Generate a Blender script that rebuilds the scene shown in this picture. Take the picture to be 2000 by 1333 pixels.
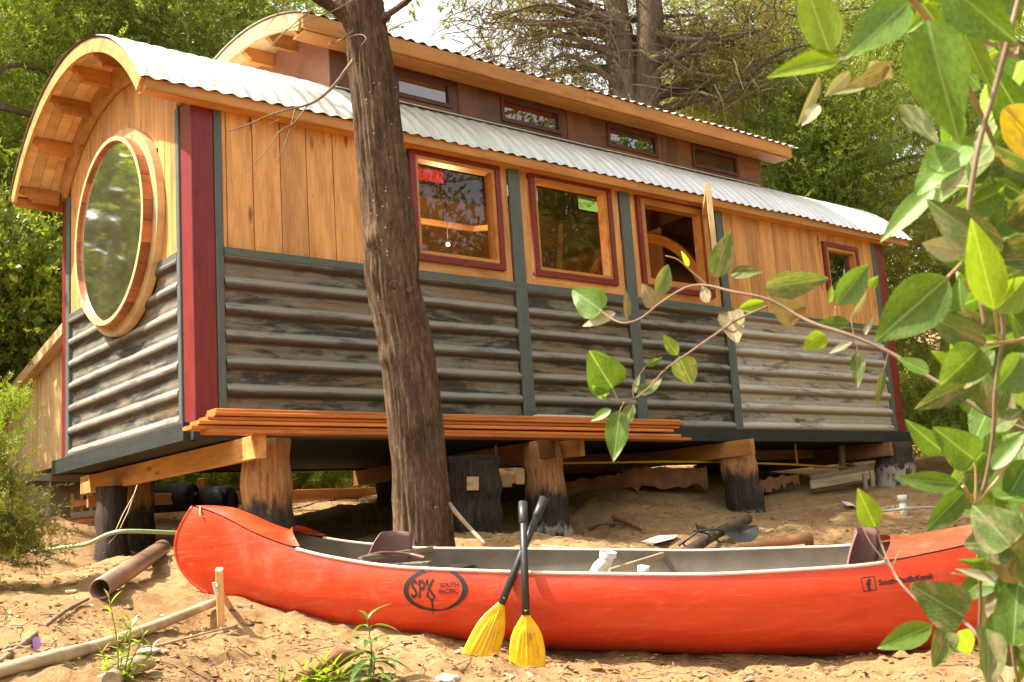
import bpy, bmesh, math, random
import numpy as np
from mathutils import Vector, Matrix, noise as mnoise
from mathutils.bvhtree import BVHTree
for o in list(bpy.data.objects): bpy.data.objects.remove(o)
SC = bpy.context.scene
COL = SC.collection
# ------------------------------------------------------------------ camera, sky, sun, exposure
CAM = Vector((-2.9917, -6.7849, -0.8713))
RGT = Vector((0.77195, -0.632217, -0.066285)); UPV = Vector((-0.059598, -0.175794, 0.982621)); FWD = Vector((0.632883, 0.754585, 0.173383))
FPX = 2174.2
camd = bpy.data.cameras.new('camera'); cam = bpy.data.objects.new('camera', camd); COL.objects.link(cam)
m = Matrix((RGT, UPV, -FWD)).transposed().to_4x4(); m.translation = CAM; cam.matrix_world = m
camd.sensor_width = 36; camd.lens = FPX * 36 / 2000; camd.clip_end = 400; camd.clip_start = .05
camd.dof.use_dof = True; camd.dof.focus_distance = 7; camd.dof.aperture_fstop = 16
SC.camera = cam
def at(px, py, D):                       # the place seen at a pixel of the photograph at a given depth in metres
    return CAM + D * (FWD + RGT * ((px - 1000) / FPX) - UPV * ((py - 666.5) / FPX))
def aty(px, py, y):
    d = FWD + RGT * ((px - 1000) / FPX) - UPV * ((py - 666.5) / FPX)
    return CAM + d * ((y - CAM.y) / d.y)
AZ, EL = math.radians(-97), math.radians(56)   # sun: bearing from the view direction, elevation
fh = Vector((FWD.x, FWD.y, 0)).normalized(); rh = Vector((fh.y, -fh.x, 0))
SUN = (fh * math.cos(AZ) + rh * math.sin(AZ)) * math.cos(EL) + Vector((0, 0, math.sin(EL)))
w = bpy.data.worlds.new('World'); SC.world = w; w.use_nodes = True
wn = w.node_tree.nodes; bg = wn['Background']; sky = wn.new('ShaderNodeTexSky'); sky.sky_type = 'NISHITA'; sky.sun_disc = False
sky.sun_elevation = EL; sky.sun_rotation = math.atan2(SUN.x, SUN.y); sky.dust_density = 3; sky.air_density = 1.0; sky.ozone_density = .6
hs_ = wn.new('ShaderNodeHueSaturation'); hs_.inputs['Saturation'].default_value = .38; tn_ = wn.new('ShaderNodeMix'); tn_.data_type = 'RGBA'; tn_.blend_type = 'MULTIPLY'; tn_.inputs[0].default_value = 1; tn_.inputs[7].default_value = (1.0, .95, .87, 1)
w.node_tree.links.new(sky.outputs[0], hs_.inputs['Color']); w.node_tree.links.new(hs_.outputs[0], tn_.inputs[6]); w.node_tree.links.new(tn_.outputs[2], bg.inputs[0]); bg.inputs[1].default_value = 0.15
sd = bpy.data.lights.new('sun', 'SUN'); sd.energy = 3.7; sd.angle = math.radians(.6); sd.color = (1, .89, .75)
so = bpy.data.objects.new('sun', sd); COL.objects.link(so); so.rotation_euler = SUN.to_track_quat('Z', 'Y').to_euler(); so.location = (0, 0, 12)
SC.view_settings.view_transform = 'Standard'; SC.view_settings.look = 'None'; SC.view_settings.gamma = 1; SC.view_settings.use_curve_mapping = False
SC.view_settings.exposure = 1.86
R = random.Random(7)
# ------------------------------------------------------------------ materials
def new_mat(name):
    mt = bpy.data.materials.new(name); mt.use_nodes = True; nt = mt.node_tree
    return mt, nt, nt.nodes['Principled BSDF']
def nd(nt, typ, **kw):
    n = nt.nodes.new(typ)
    for k, v in kw.items():
        if k.startswith('_'): n.inputs[k[1:].replace('_', ' ')].default_value = v
        else: setattr(n, k, v)
    return n
def L(nt, a, b): nt.links.new(a, b)
def ramp(nt, src, stops):
    r = nt.nodes.new('ShaderNodeValToRGB'); e = r.color_ramp.elements
    while len(e) > 1: e.remove(e[0])
    e[0].position = stops[0][0]; e[0].color = (*stops[0][1], 1)
    for p, c in stops[1:]:
        x = e.new(p); x.color = (*c, 1)
    L(nt, src, r.inputs[0]); return r.outputs[0]
def g3(v): return (v, v, v)
def mix(nt, f, a, b, mode='MIX'):
    n = nt.nodes.new('ShaderNodeMix'); n.data_type = 'RGBA'; n.blend_type = mode
    for i, s in ((0, f), (6, a), (7, b)):
        if hasattr(s, 'is_output'): L(nt, s, n.inputs[i])
        else: n.inputs[i].default_value = s if i == 0 else (*s, 1)
    return n.outputs[2]
def coords(nt, scale, rnd=True, kind='Object'):
    tc = nt.nodes.new('ShaderNodeTexCoord'); src = tc.outputs[kind]
    if rnd:
        oi = nt.nodes.new('ShaderNodeObjectInfo'); mu = nd(nt, 'ShaderNodeMath', operation='MULTIPLY'); mu.inputs[1].default_value = 61.7
        L(nt, oi.outputs['Random'], mu.inputs[0]); ad = nd(nt, 'ShaderNodeVectorMath', operation='ADD'); L(nt, src, ad.inputs[0]); L(nt, mu.outputs[0], ad.inputs[1]); src = ad.outputs[0]
    mp = nt.nodes.new('ShaderNodeMapping'); mp.inputs['Scale'].default_value = scale; L(nt, src, mp.inputs[0]); return mp.outputs[0]
def noise(nt, vec, scale, detail=4, rough=.6, dist=0):
    n = nd(nt, 'ShaderNodeTexNoise', _Scale=scale, _Detail=detail, _Roughness=rough, _Distortion=dist); L(nt, vec, n.inputs['Vector']); return n.outputs[0]
def bump(nt, bs, h, strength, dist=.01):
    b = nd(nt, 'ShaderNodeBump', _Strength=strength, _Distance=dist); L(nt, h, b.inputs['Height']); L(nt, b.outputs[0], bs.inputs['Normal']); return b
def wood(name, c1, c2, rough=.5, knot=.75, vary=.25, spec=.35):
    mt, nt, bs = new_mat(name)
    g = noise(nt, coords(nt, (1.1, 16, 16)), 3.2, 6, .62, 1.4); big = noise(nt, coords(nt, (.7, 4, 4)), 2.0, 3, .5, .6)
    c = ramp(nt, g, [(.30, c1), (.55, c2), (.72, tuple(x * 1.18 for x in c2))])
    c = mix(nt, .55, c, ramp(nt, big, [(.3, tuple(x * .62 for x in c1)), (.62, c2)]))
    vo = nd(nt, 'ShaderNodeTexVoronoi', _Scale=1.0); L(nt, coords(nt, (2.1, 7.5, 7.5)), vo.inputs['Vector'])
    kf = ramp(nt, vo.outputs['Distance'], [(.0, g3(knot)), (.09, g3(knot * .7)), (.17, g3(0))])
    c = mix(nt, kf, c, tuple(x * .28 for x in c1))
    oi = nt.nodes.new('ShaderNodeObjectInfo'); hv = nd(nt, 'ShaderNodeHueSaturation')
    mr = nd(nt, 'ShaderNodeMapRange'); mr.inputs['To Min'].default_value = 1 - vary; mr.inputs['To Max'].default_value = 1 + vary * .6; L(nt, oi.outputs['Random'], mr.inputs[0]); L(nt, mr.outputs[0], hv.inputs['Value'])
    L(nt, c, hv.inputs['Color']); L(nt, hv.outputs[0], bs.inputs['Base Color'])
    bs.inputs['Roughness'].default_value = rough; bs.inputs['Specular IOR Level'].default_value = spec
    bump(nt, bs, g, .25, .004); return mt
def paint(name, c, rough=.5, var=.35, streak=(1, 14, 14), spec=.4):
    mt, nt, bs = new_mat(name)
    g = noise(nt, coords(nt, streak), 3, 6, .65, .5)
    f = noise(nt, coords(nt, (1, 1, 1)), 9, 6, .7)
    col = mix(nt, ramp(nt, g, [(.35, g3(0)), (.75, g3(var))]), c, tuple(min(1, x * 1.7 + .03) for x in c))
    col = mix(nt, ramp(nt, f, [(.3, g3(var)), (.5, g3(0))]), col, tuple(x * .5 for x in c))
    L(nt, col, bs.inputs['Base Color']); bs.inputs['Roughness'].default_value = rough; bs.inputs['Specular IOR Level'].default_value = spec
    bump(nt, bs, g, .25, .003); return mt
def tinmat(name, light):
    mt, nt, bs = new_mat(name); tc = nt.nodes.new('ShaderNodeTexCoord'); sx = nt.nodes.new('ShaderNodeSeparateXYZ'); L(nt, tc.outputs['Object'], sx.inputs[0])
    st = noise(nt, coords(nt, (.9, 5, 5)), 2.0, 7, .68, .5); st2 = noise(nt, coords(nt, (2.2, 9, 9)), 3.2, 8, .75, .3); ru = noise(nt, coords(nt, (.45, 3, 3)), 1.6, 5, .6, .4)
    # each rib's upper half has painted highlight, its lower half painted shade and rust; the flat pans between hold the old paint and tar
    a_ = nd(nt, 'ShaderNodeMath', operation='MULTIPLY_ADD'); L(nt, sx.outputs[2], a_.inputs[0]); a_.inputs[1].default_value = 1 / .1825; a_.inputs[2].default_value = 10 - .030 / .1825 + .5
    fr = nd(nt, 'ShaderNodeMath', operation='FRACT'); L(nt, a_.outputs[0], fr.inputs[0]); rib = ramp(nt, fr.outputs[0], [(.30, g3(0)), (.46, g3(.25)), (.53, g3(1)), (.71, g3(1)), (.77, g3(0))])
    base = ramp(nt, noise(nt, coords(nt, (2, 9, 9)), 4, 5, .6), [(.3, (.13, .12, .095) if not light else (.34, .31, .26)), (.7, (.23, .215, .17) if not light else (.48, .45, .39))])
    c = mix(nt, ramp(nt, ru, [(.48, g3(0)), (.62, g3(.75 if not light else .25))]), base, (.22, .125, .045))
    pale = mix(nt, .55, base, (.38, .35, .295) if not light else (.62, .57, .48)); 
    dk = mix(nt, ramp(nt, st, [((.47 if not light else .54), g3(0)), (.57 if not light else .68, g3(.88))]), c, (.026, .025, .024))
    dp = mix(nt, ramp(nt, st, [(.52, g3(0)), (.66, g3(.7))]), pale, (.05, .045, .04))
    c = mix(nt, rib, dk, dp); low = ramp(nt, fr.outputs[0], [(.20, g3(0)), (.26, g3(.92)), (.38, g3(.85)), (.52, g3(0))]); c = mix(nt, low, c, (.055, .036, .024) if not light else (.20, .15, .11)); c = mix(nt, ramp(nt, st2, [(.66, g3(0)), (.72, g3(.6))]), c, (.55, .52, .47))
    L(nt, c, bs.inputs['Base Color']); bs.inputs['Metallic'].default_value = .15
    L(nt, ramp(nt, st, [(.3, g3(.5)), (.7, g3(.85))]), bs.inputs['Roughness']); bump(nt, bs, st2, .15, .003); return mt
def leafmat(name, c1, c2, transl=.45, scale=2.5, rough=.5, detail=5, glow=1.6):
    mt, nt, bs = new_mat(name)
    n = noise(nt, coords(nt, (1, 1, 1), False), scale, detail, .7)
    oi = nt.nodes.new('ShaderNodeObjectInfo')
    c = ramp(nt, n, [(.32, c1), (.66, c2)])
    hv = nd(nt, 'ShaderNodeHueSaturation'); mr = nd(nt, 'ShaderNodeMapRange'); mr.inputs['To Min'].default_value = .8; mr.inputs['To Max'].default_value = 1.2
    L(nt, oi.outputs['Random'], mr.inputs[0]); L(nt, mr.outputs[0], hv.inputs['Value']); L(nt, c, hv.inputs['Color']); c = hv.outputs[0]
    L(nt, c, bs.inputs['Base Color']); bs.inputs['Roughness'].default_value = rough
    tr = nt.nodes.new('ShaderNodeBsdfTranslucent'); ms = nt.nodes.new('ShaderNodeMixShader'); ms.inputs[0].default_value = transl
    cc = mix(nt, 1.0, c, (glow, glow * .95, glow * .4), 'MULTIPLY'); L(nt, cc, tr.inputs[0])
    L(nt, bs.outputs[0], ms.inputs[1]); L(nt, tr.outputs[0], ms.inputs[2]); L(nt, ms.outputs[0], nt.nodes['Material Output'].inputs[0]); return mt
M = {}
M['board'] = wood('varnished_board', (.47, .185, .050), (.76, .385, .135), .5, .95, .2)
M['fascia'] = wood('orange_fascia', (.44, .16, .035), (.60, .27, .07), .45, .5)
M['pale'] = wood('pale_pine', (.58, .36, .16), (.74, .50, .25), .5, .6)
M['redboard'] = wood('red_stack_board', (.44, .12, .03), (.68, .235, .055), .5, .3)
M['dull'] = wood('weathered_plank', (.24, .17, .10), (.42, .32, .21), .8, .5)
M['dark_wood'] = wood('dark_interior_wood', (.20, .092, .038), (.36, .175, .075), .5, .6)
M['ply'] = wood('brown_plywood', (.085, .028, .011), (.19, .065, .022), .4, .3, .5, .4)
M['cedar'] = wood('cedar_block', (.27, .06, .02), (.50, .17, .055), .45, .1, .45)
M['maroon'] = paint('maroon_paint', (.17, .020, .020), .42)
M['teal'] = paint('slate_green_paint', (.085, .105, .095), .55)
M['dark_frame'] = paint('dark_maroon_frame', (.07, .014, .012), .45); M['sill'] = paint('dark_slate_paint', (.030, .033, .030), .7, spec=.15)
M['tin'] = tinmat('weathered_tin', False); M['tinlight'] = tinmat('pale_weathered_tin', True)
def simple(name, c, rough=.5, metal=0, c2=None, sc=20, spec=.5):
    mt, nt, bs = new_mat(name)
    if c2: L(nt, ramp(nt, noise(nt, coords(nt, (1, 1, 1)), sc, 5, .65), [(.35, c), (.65, c2)]), bs.inputs['Base Color'])
    else:
        L(nt, ramp(nt, noise(nt, coords(nt, (1, 1, 1)), sc, 4, .6), [(.3, tuple(x * .82 for x in c)), (.7, c)]), bs.inputs['Base Color'])
    bs.inputs['Roughness'].default_value = rough; bs.inputs['Metallic'].default_value = metal; bs.inputs['Specular IOR Level'].default_value = spec; return mt
def zinc():
    mt, nt, bs = new_mat('zinc_roof'); s = noise(nt, coords(nt, (10, 1, 1)), 2.2, 6, .7)
    L(nt, ramp(nt, s, [(.35, (.62, .60, .56)), (.6, (.82, .81, .78))]), bs.inputs['Base Color']); bs.inputs['Metallic'].default_value = .35; bs.inputs['Roughness'].default_value = .42; return mt
M['zinc'] = zinc()
M['rooffelt'] = simple('roof_edge_felt', (.05, .045, .035), .9, 0, (.10, .09, .07))
M['black'] = simple('black_plastic', (.028, .028, .030), .45); M['blackmetal'] = simple('dark_steel', (.05, .05, .05), .5, .5)
M['drum'] = simple('dull_black_drum', (.018, .018, .018), .75, spec=.2); M['white'] = simple('white_pvc', (.78, .75, .68), .4); M['whitewood'] = simple('white_strip', (.72, .68, .60), .6)
M['yellow_pipe'] = simple('yellow_pipe_plastic', (.72, .44, .02), .45); M['bluepl'] = simple('blue_plastic', (.03, .12, .35), .5)
M['pipe'] = simple('brown_pipe', (.30, .17, .11), .38, 0, (.20, .12, .085), 4); M['grey'] = simple('grey_pvc', (.35, .34, .31), .5)
M['hose'] = simple('pale_green_hose', (.33, .40, .22), .6); M['rope'] = simple('rope', (.45, .33, .2), .9)
M['concrete'] = simple('concrete', (.36, .31, .24), .95, 0, (.26, .22, .165), 9)
M['slab'] = simple('concrete_slab_top', (.16, .14, .11), .9)
M['plastic_sheet'] = simple('clear_plastic_scrap', (.5, .47, .42), .3)
M['stone'] = simple('pale_stone', (.62, .58, .50), .85)
M['nail'] = simple('nail_head', (.05, .03, .02), .5, .5)
M['ink'] = simple('black_print', (.020, .018, .018), .45)
M['gunwale'] = simple('cream_gunwale', (.70, .52, .40), .5)
M['canoein'] = simple('canoe_inside', (.13, .105, .08), .55, 0, (.20, .17, .13), 6)
M['seat'] = simple('canoe_seat_plastic', (.24, .10, .085), .5, 0, (.16, .09, .08), 5)
M['rust'] = simple('scrap_bark', (.30, .13, .05), .8, 0, (.14, .06, .025), 6)
def hullmat():
    mt, nt, bs = new_mat('red_canoe_hull'); a = noise(nt, coords(nt, (1, 1, 5)), 1.6, 5, .6, .8); b = noise(nt, coords(nt, (1.2, 1.2, 12)), 3, 8, .7, 1.5)
    c = ramp(nt, a, [(.3, (.50, .030, .008)), (.6, (.62, .052, .012))])
    c = mix(nt, ramp(nt, b, [(.54, g3(0)), (.74, g3(.26))]), c, (.80, .34, .20))
    sc_ = noise(nt, coords(nt, (1.1, 1.1, 46)), 3.4, 9, .8, .5); c = mix(nt, ramp(nt, sc_, [(.63, g3(0)), (.68, g3(.45))]), c, (.80, .42, .28))
    sm = noise(nt, coords(nt, (1, 1, 1)), 2.6, 7, .72, .6); c = mix(nt, ramp(nt, sm, [(.56, g3(0)), (.72, g3(.38))]), c, (.42, .19, .09))
    L(nt, c, bs.inputs['Base Color']); L(nt, ramp(nt, sm, [(.35, g3(.24)), (.65, g3(.55))]), bs.inputs['Roughness']); bump(nt, bs, b, .08, .003); return mt
M['hull'] = hullmat()
def blademat():
    mt, nt, bs = new_mat('yellow_blade'); a = noise(nt, coords(nt, (4, 4, 4)), 3, 6, .7)
    L(nt, ramp(nt, a, [(.30, (.42, .19, .02)), (.44, (.74, .42, .01)), (.7, (.86, .56, .014))]), bs.inputs['Base Color']); bs.inputs['Roughness'].default_value = .35; return mt
M['blade'] = blademat()
def barkmat(name, c1, c2, c3, sc=(9, 9, 1.3), st=.9):
    mt, nt, bs = new_mat(name); v = coords(nt, sc, False); a = noise(nt, v, 5, 9, .75, 1.1); b = noise(nt, coords(nt, (1, 1, .7), False), 3.5, 5, .65)
    c = ramp(nt, a, [(.32, c1), (.52, c2), (.72, c3)]); c = mix(nt, ramp(nt, b, [(.42, g3(0)), (.62, g3(.6))]), c, c1)
    sp = nd(nt, 'ShaderNodeTexVoronoi', _Scale=18.0); L(nt, coords(nt, (1, 1, 1), False), sp.inputs[0])
    L(nt, c, bs.inputs['Base Color']); bs.inputs['Roughness'].default_value = .92; bs.inputs['Specular IOR Level'].default_value = .15; bump(nt, bs, a, st, .05); return mt
M['bark'] = barkmat('cypress_bark', (.075, .043, .025), (.245, .16, .098), (.47, .345, .23), (12, 12, 2.4), 1.0)
M['farbark'] = barkmat('far_bark', (.08, .055, .035), (.19, .135, .088), (.32, .24, .165))
M['twig'] = simple('grey_twig', (.14, .095, .06), .85, 0, (.24, .175, .12)); M['stem'] = simple('shrub_stem', (.30, .17, .08), .6, 0, (.36, .30, .12), 5)
def charmat(name, lo, hi, ash):
    mt, nt, bs = new_mat(name); tc = nt.nodes.new('ShaderNodeTexCoord'); sx = nt.nodes.new('ShaderNodeSeparateXYZ'); L(nt, tc.outputs['Object'], sx.inputs[0])
    g = noise(nt, coords(nt, (14, 14, 1.2), False), 3, 8, .7, .6); n = noise(nt, coords(nt, (3, 3, 1), False), 3, 6, .7)
    wd = ramp(nt, g, [(.3, (.16, .065, .02)), (.5, (.42, .20, .07)), (.72, (.62, .36, .15))])
    def band(z, wdt, ):
        ma = nd(nt, 'ShaderNodeMath', operation='MULTIPLY_ADD'); L(nt, n, ma.inputs[0]); ma.inputs[1].default_value = .5; L(nt, sx.outputs[2], ma.inputs[2])
        mr = nd(nt, 'ShaderNodeMapRange'); L(nt, ma.outputs[0], mr.inputs[0]); mr.inputs['From Min'].default_value = z + .25 + wdt; mr.inputs['From Max'].default_value = z + .25 - wdt; return mr.outputs[0]
    c = mix(nt, band(lo, .05), wd, ramp(nt, g, [(.4, (.014, .011, .009)), (.75, (.10, .065, .04))]))
    if ash is not None: c = mix(nt, band(ash, .02), c, ramp(nt, n, [(.42, (.03, .025, .02)), (.5, (.42, .36, .29))]))
    L(nt, c, bs.inputs['Base Color']); bs.inputs['Roughness'].default_value = .8; bump(nt, bs, g, .8, .02); return mt
def sandmat():
    mt, nt, bs = new_mat('sand_soil'); v = coords(nt, (1, 1, 1), False)
    a = noise(nt, v, 1.1, 7, .65); b = noise(nt, v, 28, 8, .75); c_ = noise(nt, v, 7, 8, .75, .8)
    c = ramp(nt, a, [(.3, (.24, .135, .060)), (.6, (.41, .262, .122))]); c = mix(nt, ramp(nt, b, [(.35, g3(.55)), (.55, g3(0))]), c, (.16, .09, .04))
    c = mix(nt, ramp(nt, c_, [(.58, g3(0)), (.72, g3(.5))]), c, (.52, .38, .22)); c = mix(nt, ramp(nt, c_, [(.30, g3(.6)), (.40, g3(0))]), c, (.15, .085, .04))
    L(nt, c, bs.inputs['Base Color']); bs.inputs['Roughness'].default_value = 1; bs.inputs['Specular IOR Level'].default_value = .1
    bb = bump(nt, bs, b, .6, .02); b2 = nd(nt, 'ShaderNodeBump', _Strength=.7, _Distance=.05); L(nt, c_, b2.inputs['Height']); L(nt, b2.outputs[0], bb.inputs['Normal']); return mt
M['sand'] = sandmat()
def glassmat(name, refl, tint=(.9, .9, .85), rough=.0, film=0):
    mt = bpy.data.materials.new(name); mt.use_nodes = True; nt = mt.node_tree; nt.nodes.clear(); out = nt.nodes.new('ShaderNodeOutputMaterial')
    t = nd(nt, 'ShaderNodeBsdfTransparent'); t.inputs[0].default_value = (*tint, 1); g = nd(nt, 'ShaderNodeBsdfGlossy'); g.inputs['Roughness'].default_value = rough; g.inputs[0].default_value = (1, 1, 1, 1)
    fr = nd(nt, 'ShaderNodeFresnel', _IOR=1.5); ad = nd(nt, 'ShaderNodeMath', operation='ADD', use_clamp=True); ad.inputs[1].default_value = refl; L(nt, fr.outputs[0], ad.inputs[0])
    n = noise(nt, coords(nt, (1, 1, 1), False), 1.5, 2); bp_ = nd(nt, 'ShaderNodeBump', _Strength=.02, _Distance=.05); L(nt, n, bp_.inputs['Height']); L(nt, bp_.outputs[0], g.inputs['Normal'])
    ms = nt.nodes.new('ShaderNodeMixShader'); L(nt, ad.outputs[0], ms.inputs[0]); L(nt, t.outputs[0], ms.inputs[1]); L(nt, g.outputs[0], ms.inputs[2]); last = ms.outputs[0]
    if film:
        df = nd(nt, 'ShaderNodeBsdfDiffuse'); df.inputs[0].default_value = (.42, .36, .24, 1); m2 = nt.nodes.new('ShaderNodeMixShader'); L(nt, ramp(nt, noise(nt, coords(nt, (1, 1, 1), False), 3, 5, .7), [(.3, g3(film * .6)), (.7, g3(film * 1.5))]), m2.inputs[0]); L(nt, last, m2.inputs[1]); L(nt, df.outputs[0], m2.inputs[2]); last = m2.outputs[0]
    L(nt, last, out.inputs[0]); return mt
M['glass'] = glassmat('window_glass', .01); M['glassround'] = glassmat('round_window_glass', .62, (.7, .7, .6), .05, .07)
M['glassdark'] = glassmat('tinted_glass', .12, (.35, .4, .33)); M['glassred'] = glassmat('red_glass', .10, (.42, .008, .008)); M['glassgreen'] = glassmat('green_glass', .08, (.26, .38, .08))
M['leafA'] = leafmat('cypress_foliage', (.060, .088, .010), (.245, .295, .06), .48, .8, .6, 5, 2.4)
M['leafB'] = leafmat('sparse_foliage', (.12, .11, .028), (.27, .24, .075), .45, 1.2, .6)
M['leafC'] = leafmat('bush_foliage', (.09, .15, .02), (.27, .32, .05), .45, 2, .4)
M['leafD'] = leafmat('broom_foliage', (.08, .10, .018), (.24, .24, .045), .45, 3, .6)
M['leafE'] = leafmat('weed_leaves', (.13, .22, .02), (.33, .42, .05), .45, 9, .4)
M['leafF'] = leafmat('dark_weed_leaves', (.06, .13, .025), (.15, .24, .06), .4, 9, .4)
def bigleaf(name, c1, c2, dust, damt, transl):
    mt = leafmat(name, c1, c2, transl, 14, .38, 3, 1.6); nt = mt.node_tree; bs = nt.nodes['Principled BSDF']
    src = bs.inputs['Base Color'].links[0].from_socket; tc = nt.nodes.new('ShaderNodeTexCoord'); sx = nt.nodes.new('ShaderNodeSeparateXYZ'); L(nt, tc.outputs['Object'], sx.inputs[0])
    ab = nd(nt, 'ShaderNodeMath', operation='ABSOLUTE'); L(nt, sx.outputs[1], ab.inputs[0])
    vein = ramp(nt, ab.outputs[0], [(.0, g3(.75)), (.012, g3(.5)), (.03, g3(0))])
    # side veins: stripes slanting away from the midrib
    md = nd(nt, 'ShaderNodeMath', operation='MULTIPLY_ADD'); L(nt, ab.outputs[0], md.inputs[0]); md.inputs[1].default_value = -1.0; L(nt, sx.outputs[0], md.inputs[2])
    sn = nd(nt, 'ShaderNodeMath', operation='MULTIPLY'); L(nt, md.outputs[0], sn.inputs[0]); sn.inputs[1].default_value = 58; s2 = nd(nt, 'ShaderNodeMath', operation='SINE'); L(nt, sn.outputs[0], s2.inputs[0])
    sv = ramp(nt, s2.outputs[0], [(.84, g3(0)), (1, g3(.055))])
    c = mix(nt, sv, src, tuple(min(1, x * 1.5 + .05) for x in c2)); c = mix(nt, vein, c, tuple(min(1, x * 1.5 + .1) for x in c2))
    dn = noise(nt, coords(nt, (1, 1.6, 1)), 2.3, 6, .7, .4); c = mix(nt, ramp(nt, dn, [(.52 - damt, g3(0)), (.66 - damt, g3(.85))]), c, dust)
    for l in list(src.links): pass
    L(nt, c, bs.inputs['Base Color']); mm = [n for n in nt.nodes if n.type == 'BSDF_TRANSLUCENT'][0]; L(nt, mix(nt, 1.0, c, (1.45, 1.4, .6), 'MULTIPLY'), mm.inputs[0]); bs.inputs['Roughness'].default_value = .45 if damt < 0 else .7; bs.inputs['Specular IOR Level'].default_value = .4 if damt < 0 else .15
    bump(nt, bs, s2.outputs[0], .05, .006); return mt
M['lg'] = bigleaf('fresh_leaf', (.065, .14, .018), (.135, .23, .035), (.32, .28, .14), -.12, .42)
M['lb'] = bigleaf('young_leaf', (.15, .25, .018), (.24, .35, .03), (.4, .45, .1), -.2, .5)
M['ld'] = bigleaf('dusty_leaf', (.07, .12, .03), (.13, .18, .055), (.30, .235, .14), .03, .28)
M['lx'] = bigleaf('withered_leaf', (.15, .13, .06), (.22, .19, .10), (.30, .225, .14), .06, .14)
M['lp'] = bigleaf('pale_leaf_back', (.27, .27, .16), (.38, .37, .24), (.42, .38, .28), 0, .16)
M['ly'] = bigleaf('yellow_leaf', (.62, .44, .01), (.78, .60, .03), (.38, .25, .11), .05, .3)
# ------------------------------------------------------------------ object helpers
WM = {}
def tag(o, label=None, cat=None, group=None, kind=None):
    for k, v in (('label', label), ('category', cat), ('group', group), ('kind', kind)):
        if v: o[k] = v
    return o
def link(o, parent=None, mw=None):
    COL.objects.link(o); mw = mw or Matrix.Identity(4); WM[o.name] = mw
    if parent is not None: o.parent = parent; o.matrix_basis = WM[parent.name].inverted() @ mw
    else: o.matrix_basis = mw
    return o
def thing(name, loc, label, cat, group=None):
    o = bpy.data.objects.new(name, None); o.empty_display_size = .2; link(o, None, Matrix.Translation(loc)); return tag(o, label, cat, group)
def obj(name, me, mat, parent=None, mw=None, smooth=False):
    if mat and len(me.materials) == 0: me.materials.append(mat)
    if smooth: me.polygons.foreach_set('use_smooth', [True] * len(me.polygons))
    return link(bpy.data.objects.new(name, me), parent, mw)
def mesh(verts, faces, name='mesh'):
    me = bpy.data.meshes.new(name); me.from_pydata([tuple(v) for v in verts], [], faces); me.update(); return me
BC = {}
def boxmesh(l, w_, t, b=None, key=None):
    k = (round(l, 3), round(w_, 3), round(t, 3), key)
    if k in BC: return BC[k]
    b = min(.004, t * .2, w_ * .2) if b is None else b
    bm = bmesh.new(); bmesh.ops.create_cube(bm, size=1)
    for v in bm.verts: v.co = Vector((v.co.x * l, v.co.y * t, v.co.z * w_))
    es = [e for e in bm.edges if abs((e.verts[0].co - e.verts[1].co).x) > 1e-6]
    bmesh.ops.bevel(bm, geom=es, offset=b, segments=1, affect='EDGES')
    me = bpy.data.meshes.new('board'); bm.to_mesh(me); bm.free(); BC[k] = me; return me
def beam(name, p0, p1, width, thick, mat, parent=None, up=(0, 0, 1), smooth=False):
    """box whose local X runs p0->p1; 'up' is the direction of its width"""
    p0, p1, up = Vector(p0), Vector(p1), Vector(up); x = (p1 - p0); l = x.length; x.normalize(); z = (up - x * up.dot(x)).normalized(); y = z.cross(x)
    mw = Matrix((x, y, z)).transposed().to_4x4(); mw.translation = (p0 + p1) / 2
    return obj(name, boxmesh(l, width, thick, None, mat.name), mat, parent, mw)
def tube_data(pts, rad, seg=10, caps=True, nz=0, nf=6, seed=0, flare=None):
    pts = [Vector(p) for p in pts]; n = len(pts); rr = rad if hasattr(rad, '__len__') else [rad] * n
    vs, fs = [], []; t0 = (pts[1] - pts[0]).normalized(); ref = Vector((0, 0, 1)) if abs(t0.z) < .9 else Vector((1, 0, 0)); a = t0.cross(ref).normalized()
    for i, p in enumerate(pts):
        t = (pts[min(i + 1, n - 1)] - pts[max(i - 1, 0)]).normalized(); a = (a - t * a.dot(t)).normalized(); b = t.cross(a)
        for k in range(seg):
            an = 2 * math.pi * k / seg; d = a * math.cos(an) + b * math.sin(an); r = rr[i]
            if nz: q = Vector((d.x * nf * .3, d.y * nf * .3, p.z * nf * .12 + seed)) ; r *= 1 + nz * (mnoise.noise(q * 2) + .5 * mnoise.noise(q * 5.3))
            vs.append(p + d * r)
    for i in range(n - 1):
        for k in range(seg): fs.append((i * seg + k, i * seg + (k + 1) % seg, (i + 1) * seg + (k + 1) % seg, (i + 1) * seg + k))
    if caps: fs.append(tuple(range(seg))[::-1]); fs.append(tuple((n - 1) * seg + k for k in range(seg)))
    return vs, fs
def tube(name, pts, rad, mat, parent=None, seg=10, **kw):
    v, f = tube_data(pts, rad, seg, **kw); o = obj(name, mesh(v, f), mat, parent, None); me = o.data
    me.polygons.foreach_set('use_smooth', [len(p.vertices) == 4 for p in me.polygons]); me.update()
    if parent: pass
    return o
def spline(pts, n=8):
    pts = [Vector(p) for p in pts]; out = []
    for i in range(len(pts) - 1):
        p0, p1, p2, p3 = pts[max(i - 1, 0)], pts[i], pts[i + 1], pts[min(i + 2, len(pts) - 1)]
        for k in range(n):
            t = k / n; out.append(.5 * ((2 * p1) + (p2 - p0) * t + (2 * p0 - 5 * p1 + 4 * p2 - p3) * t * t + (3 * p1 - p0 - 3 * p2 + p3) * t ** 3))
    out.append(pts[-1]); return out
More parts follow.
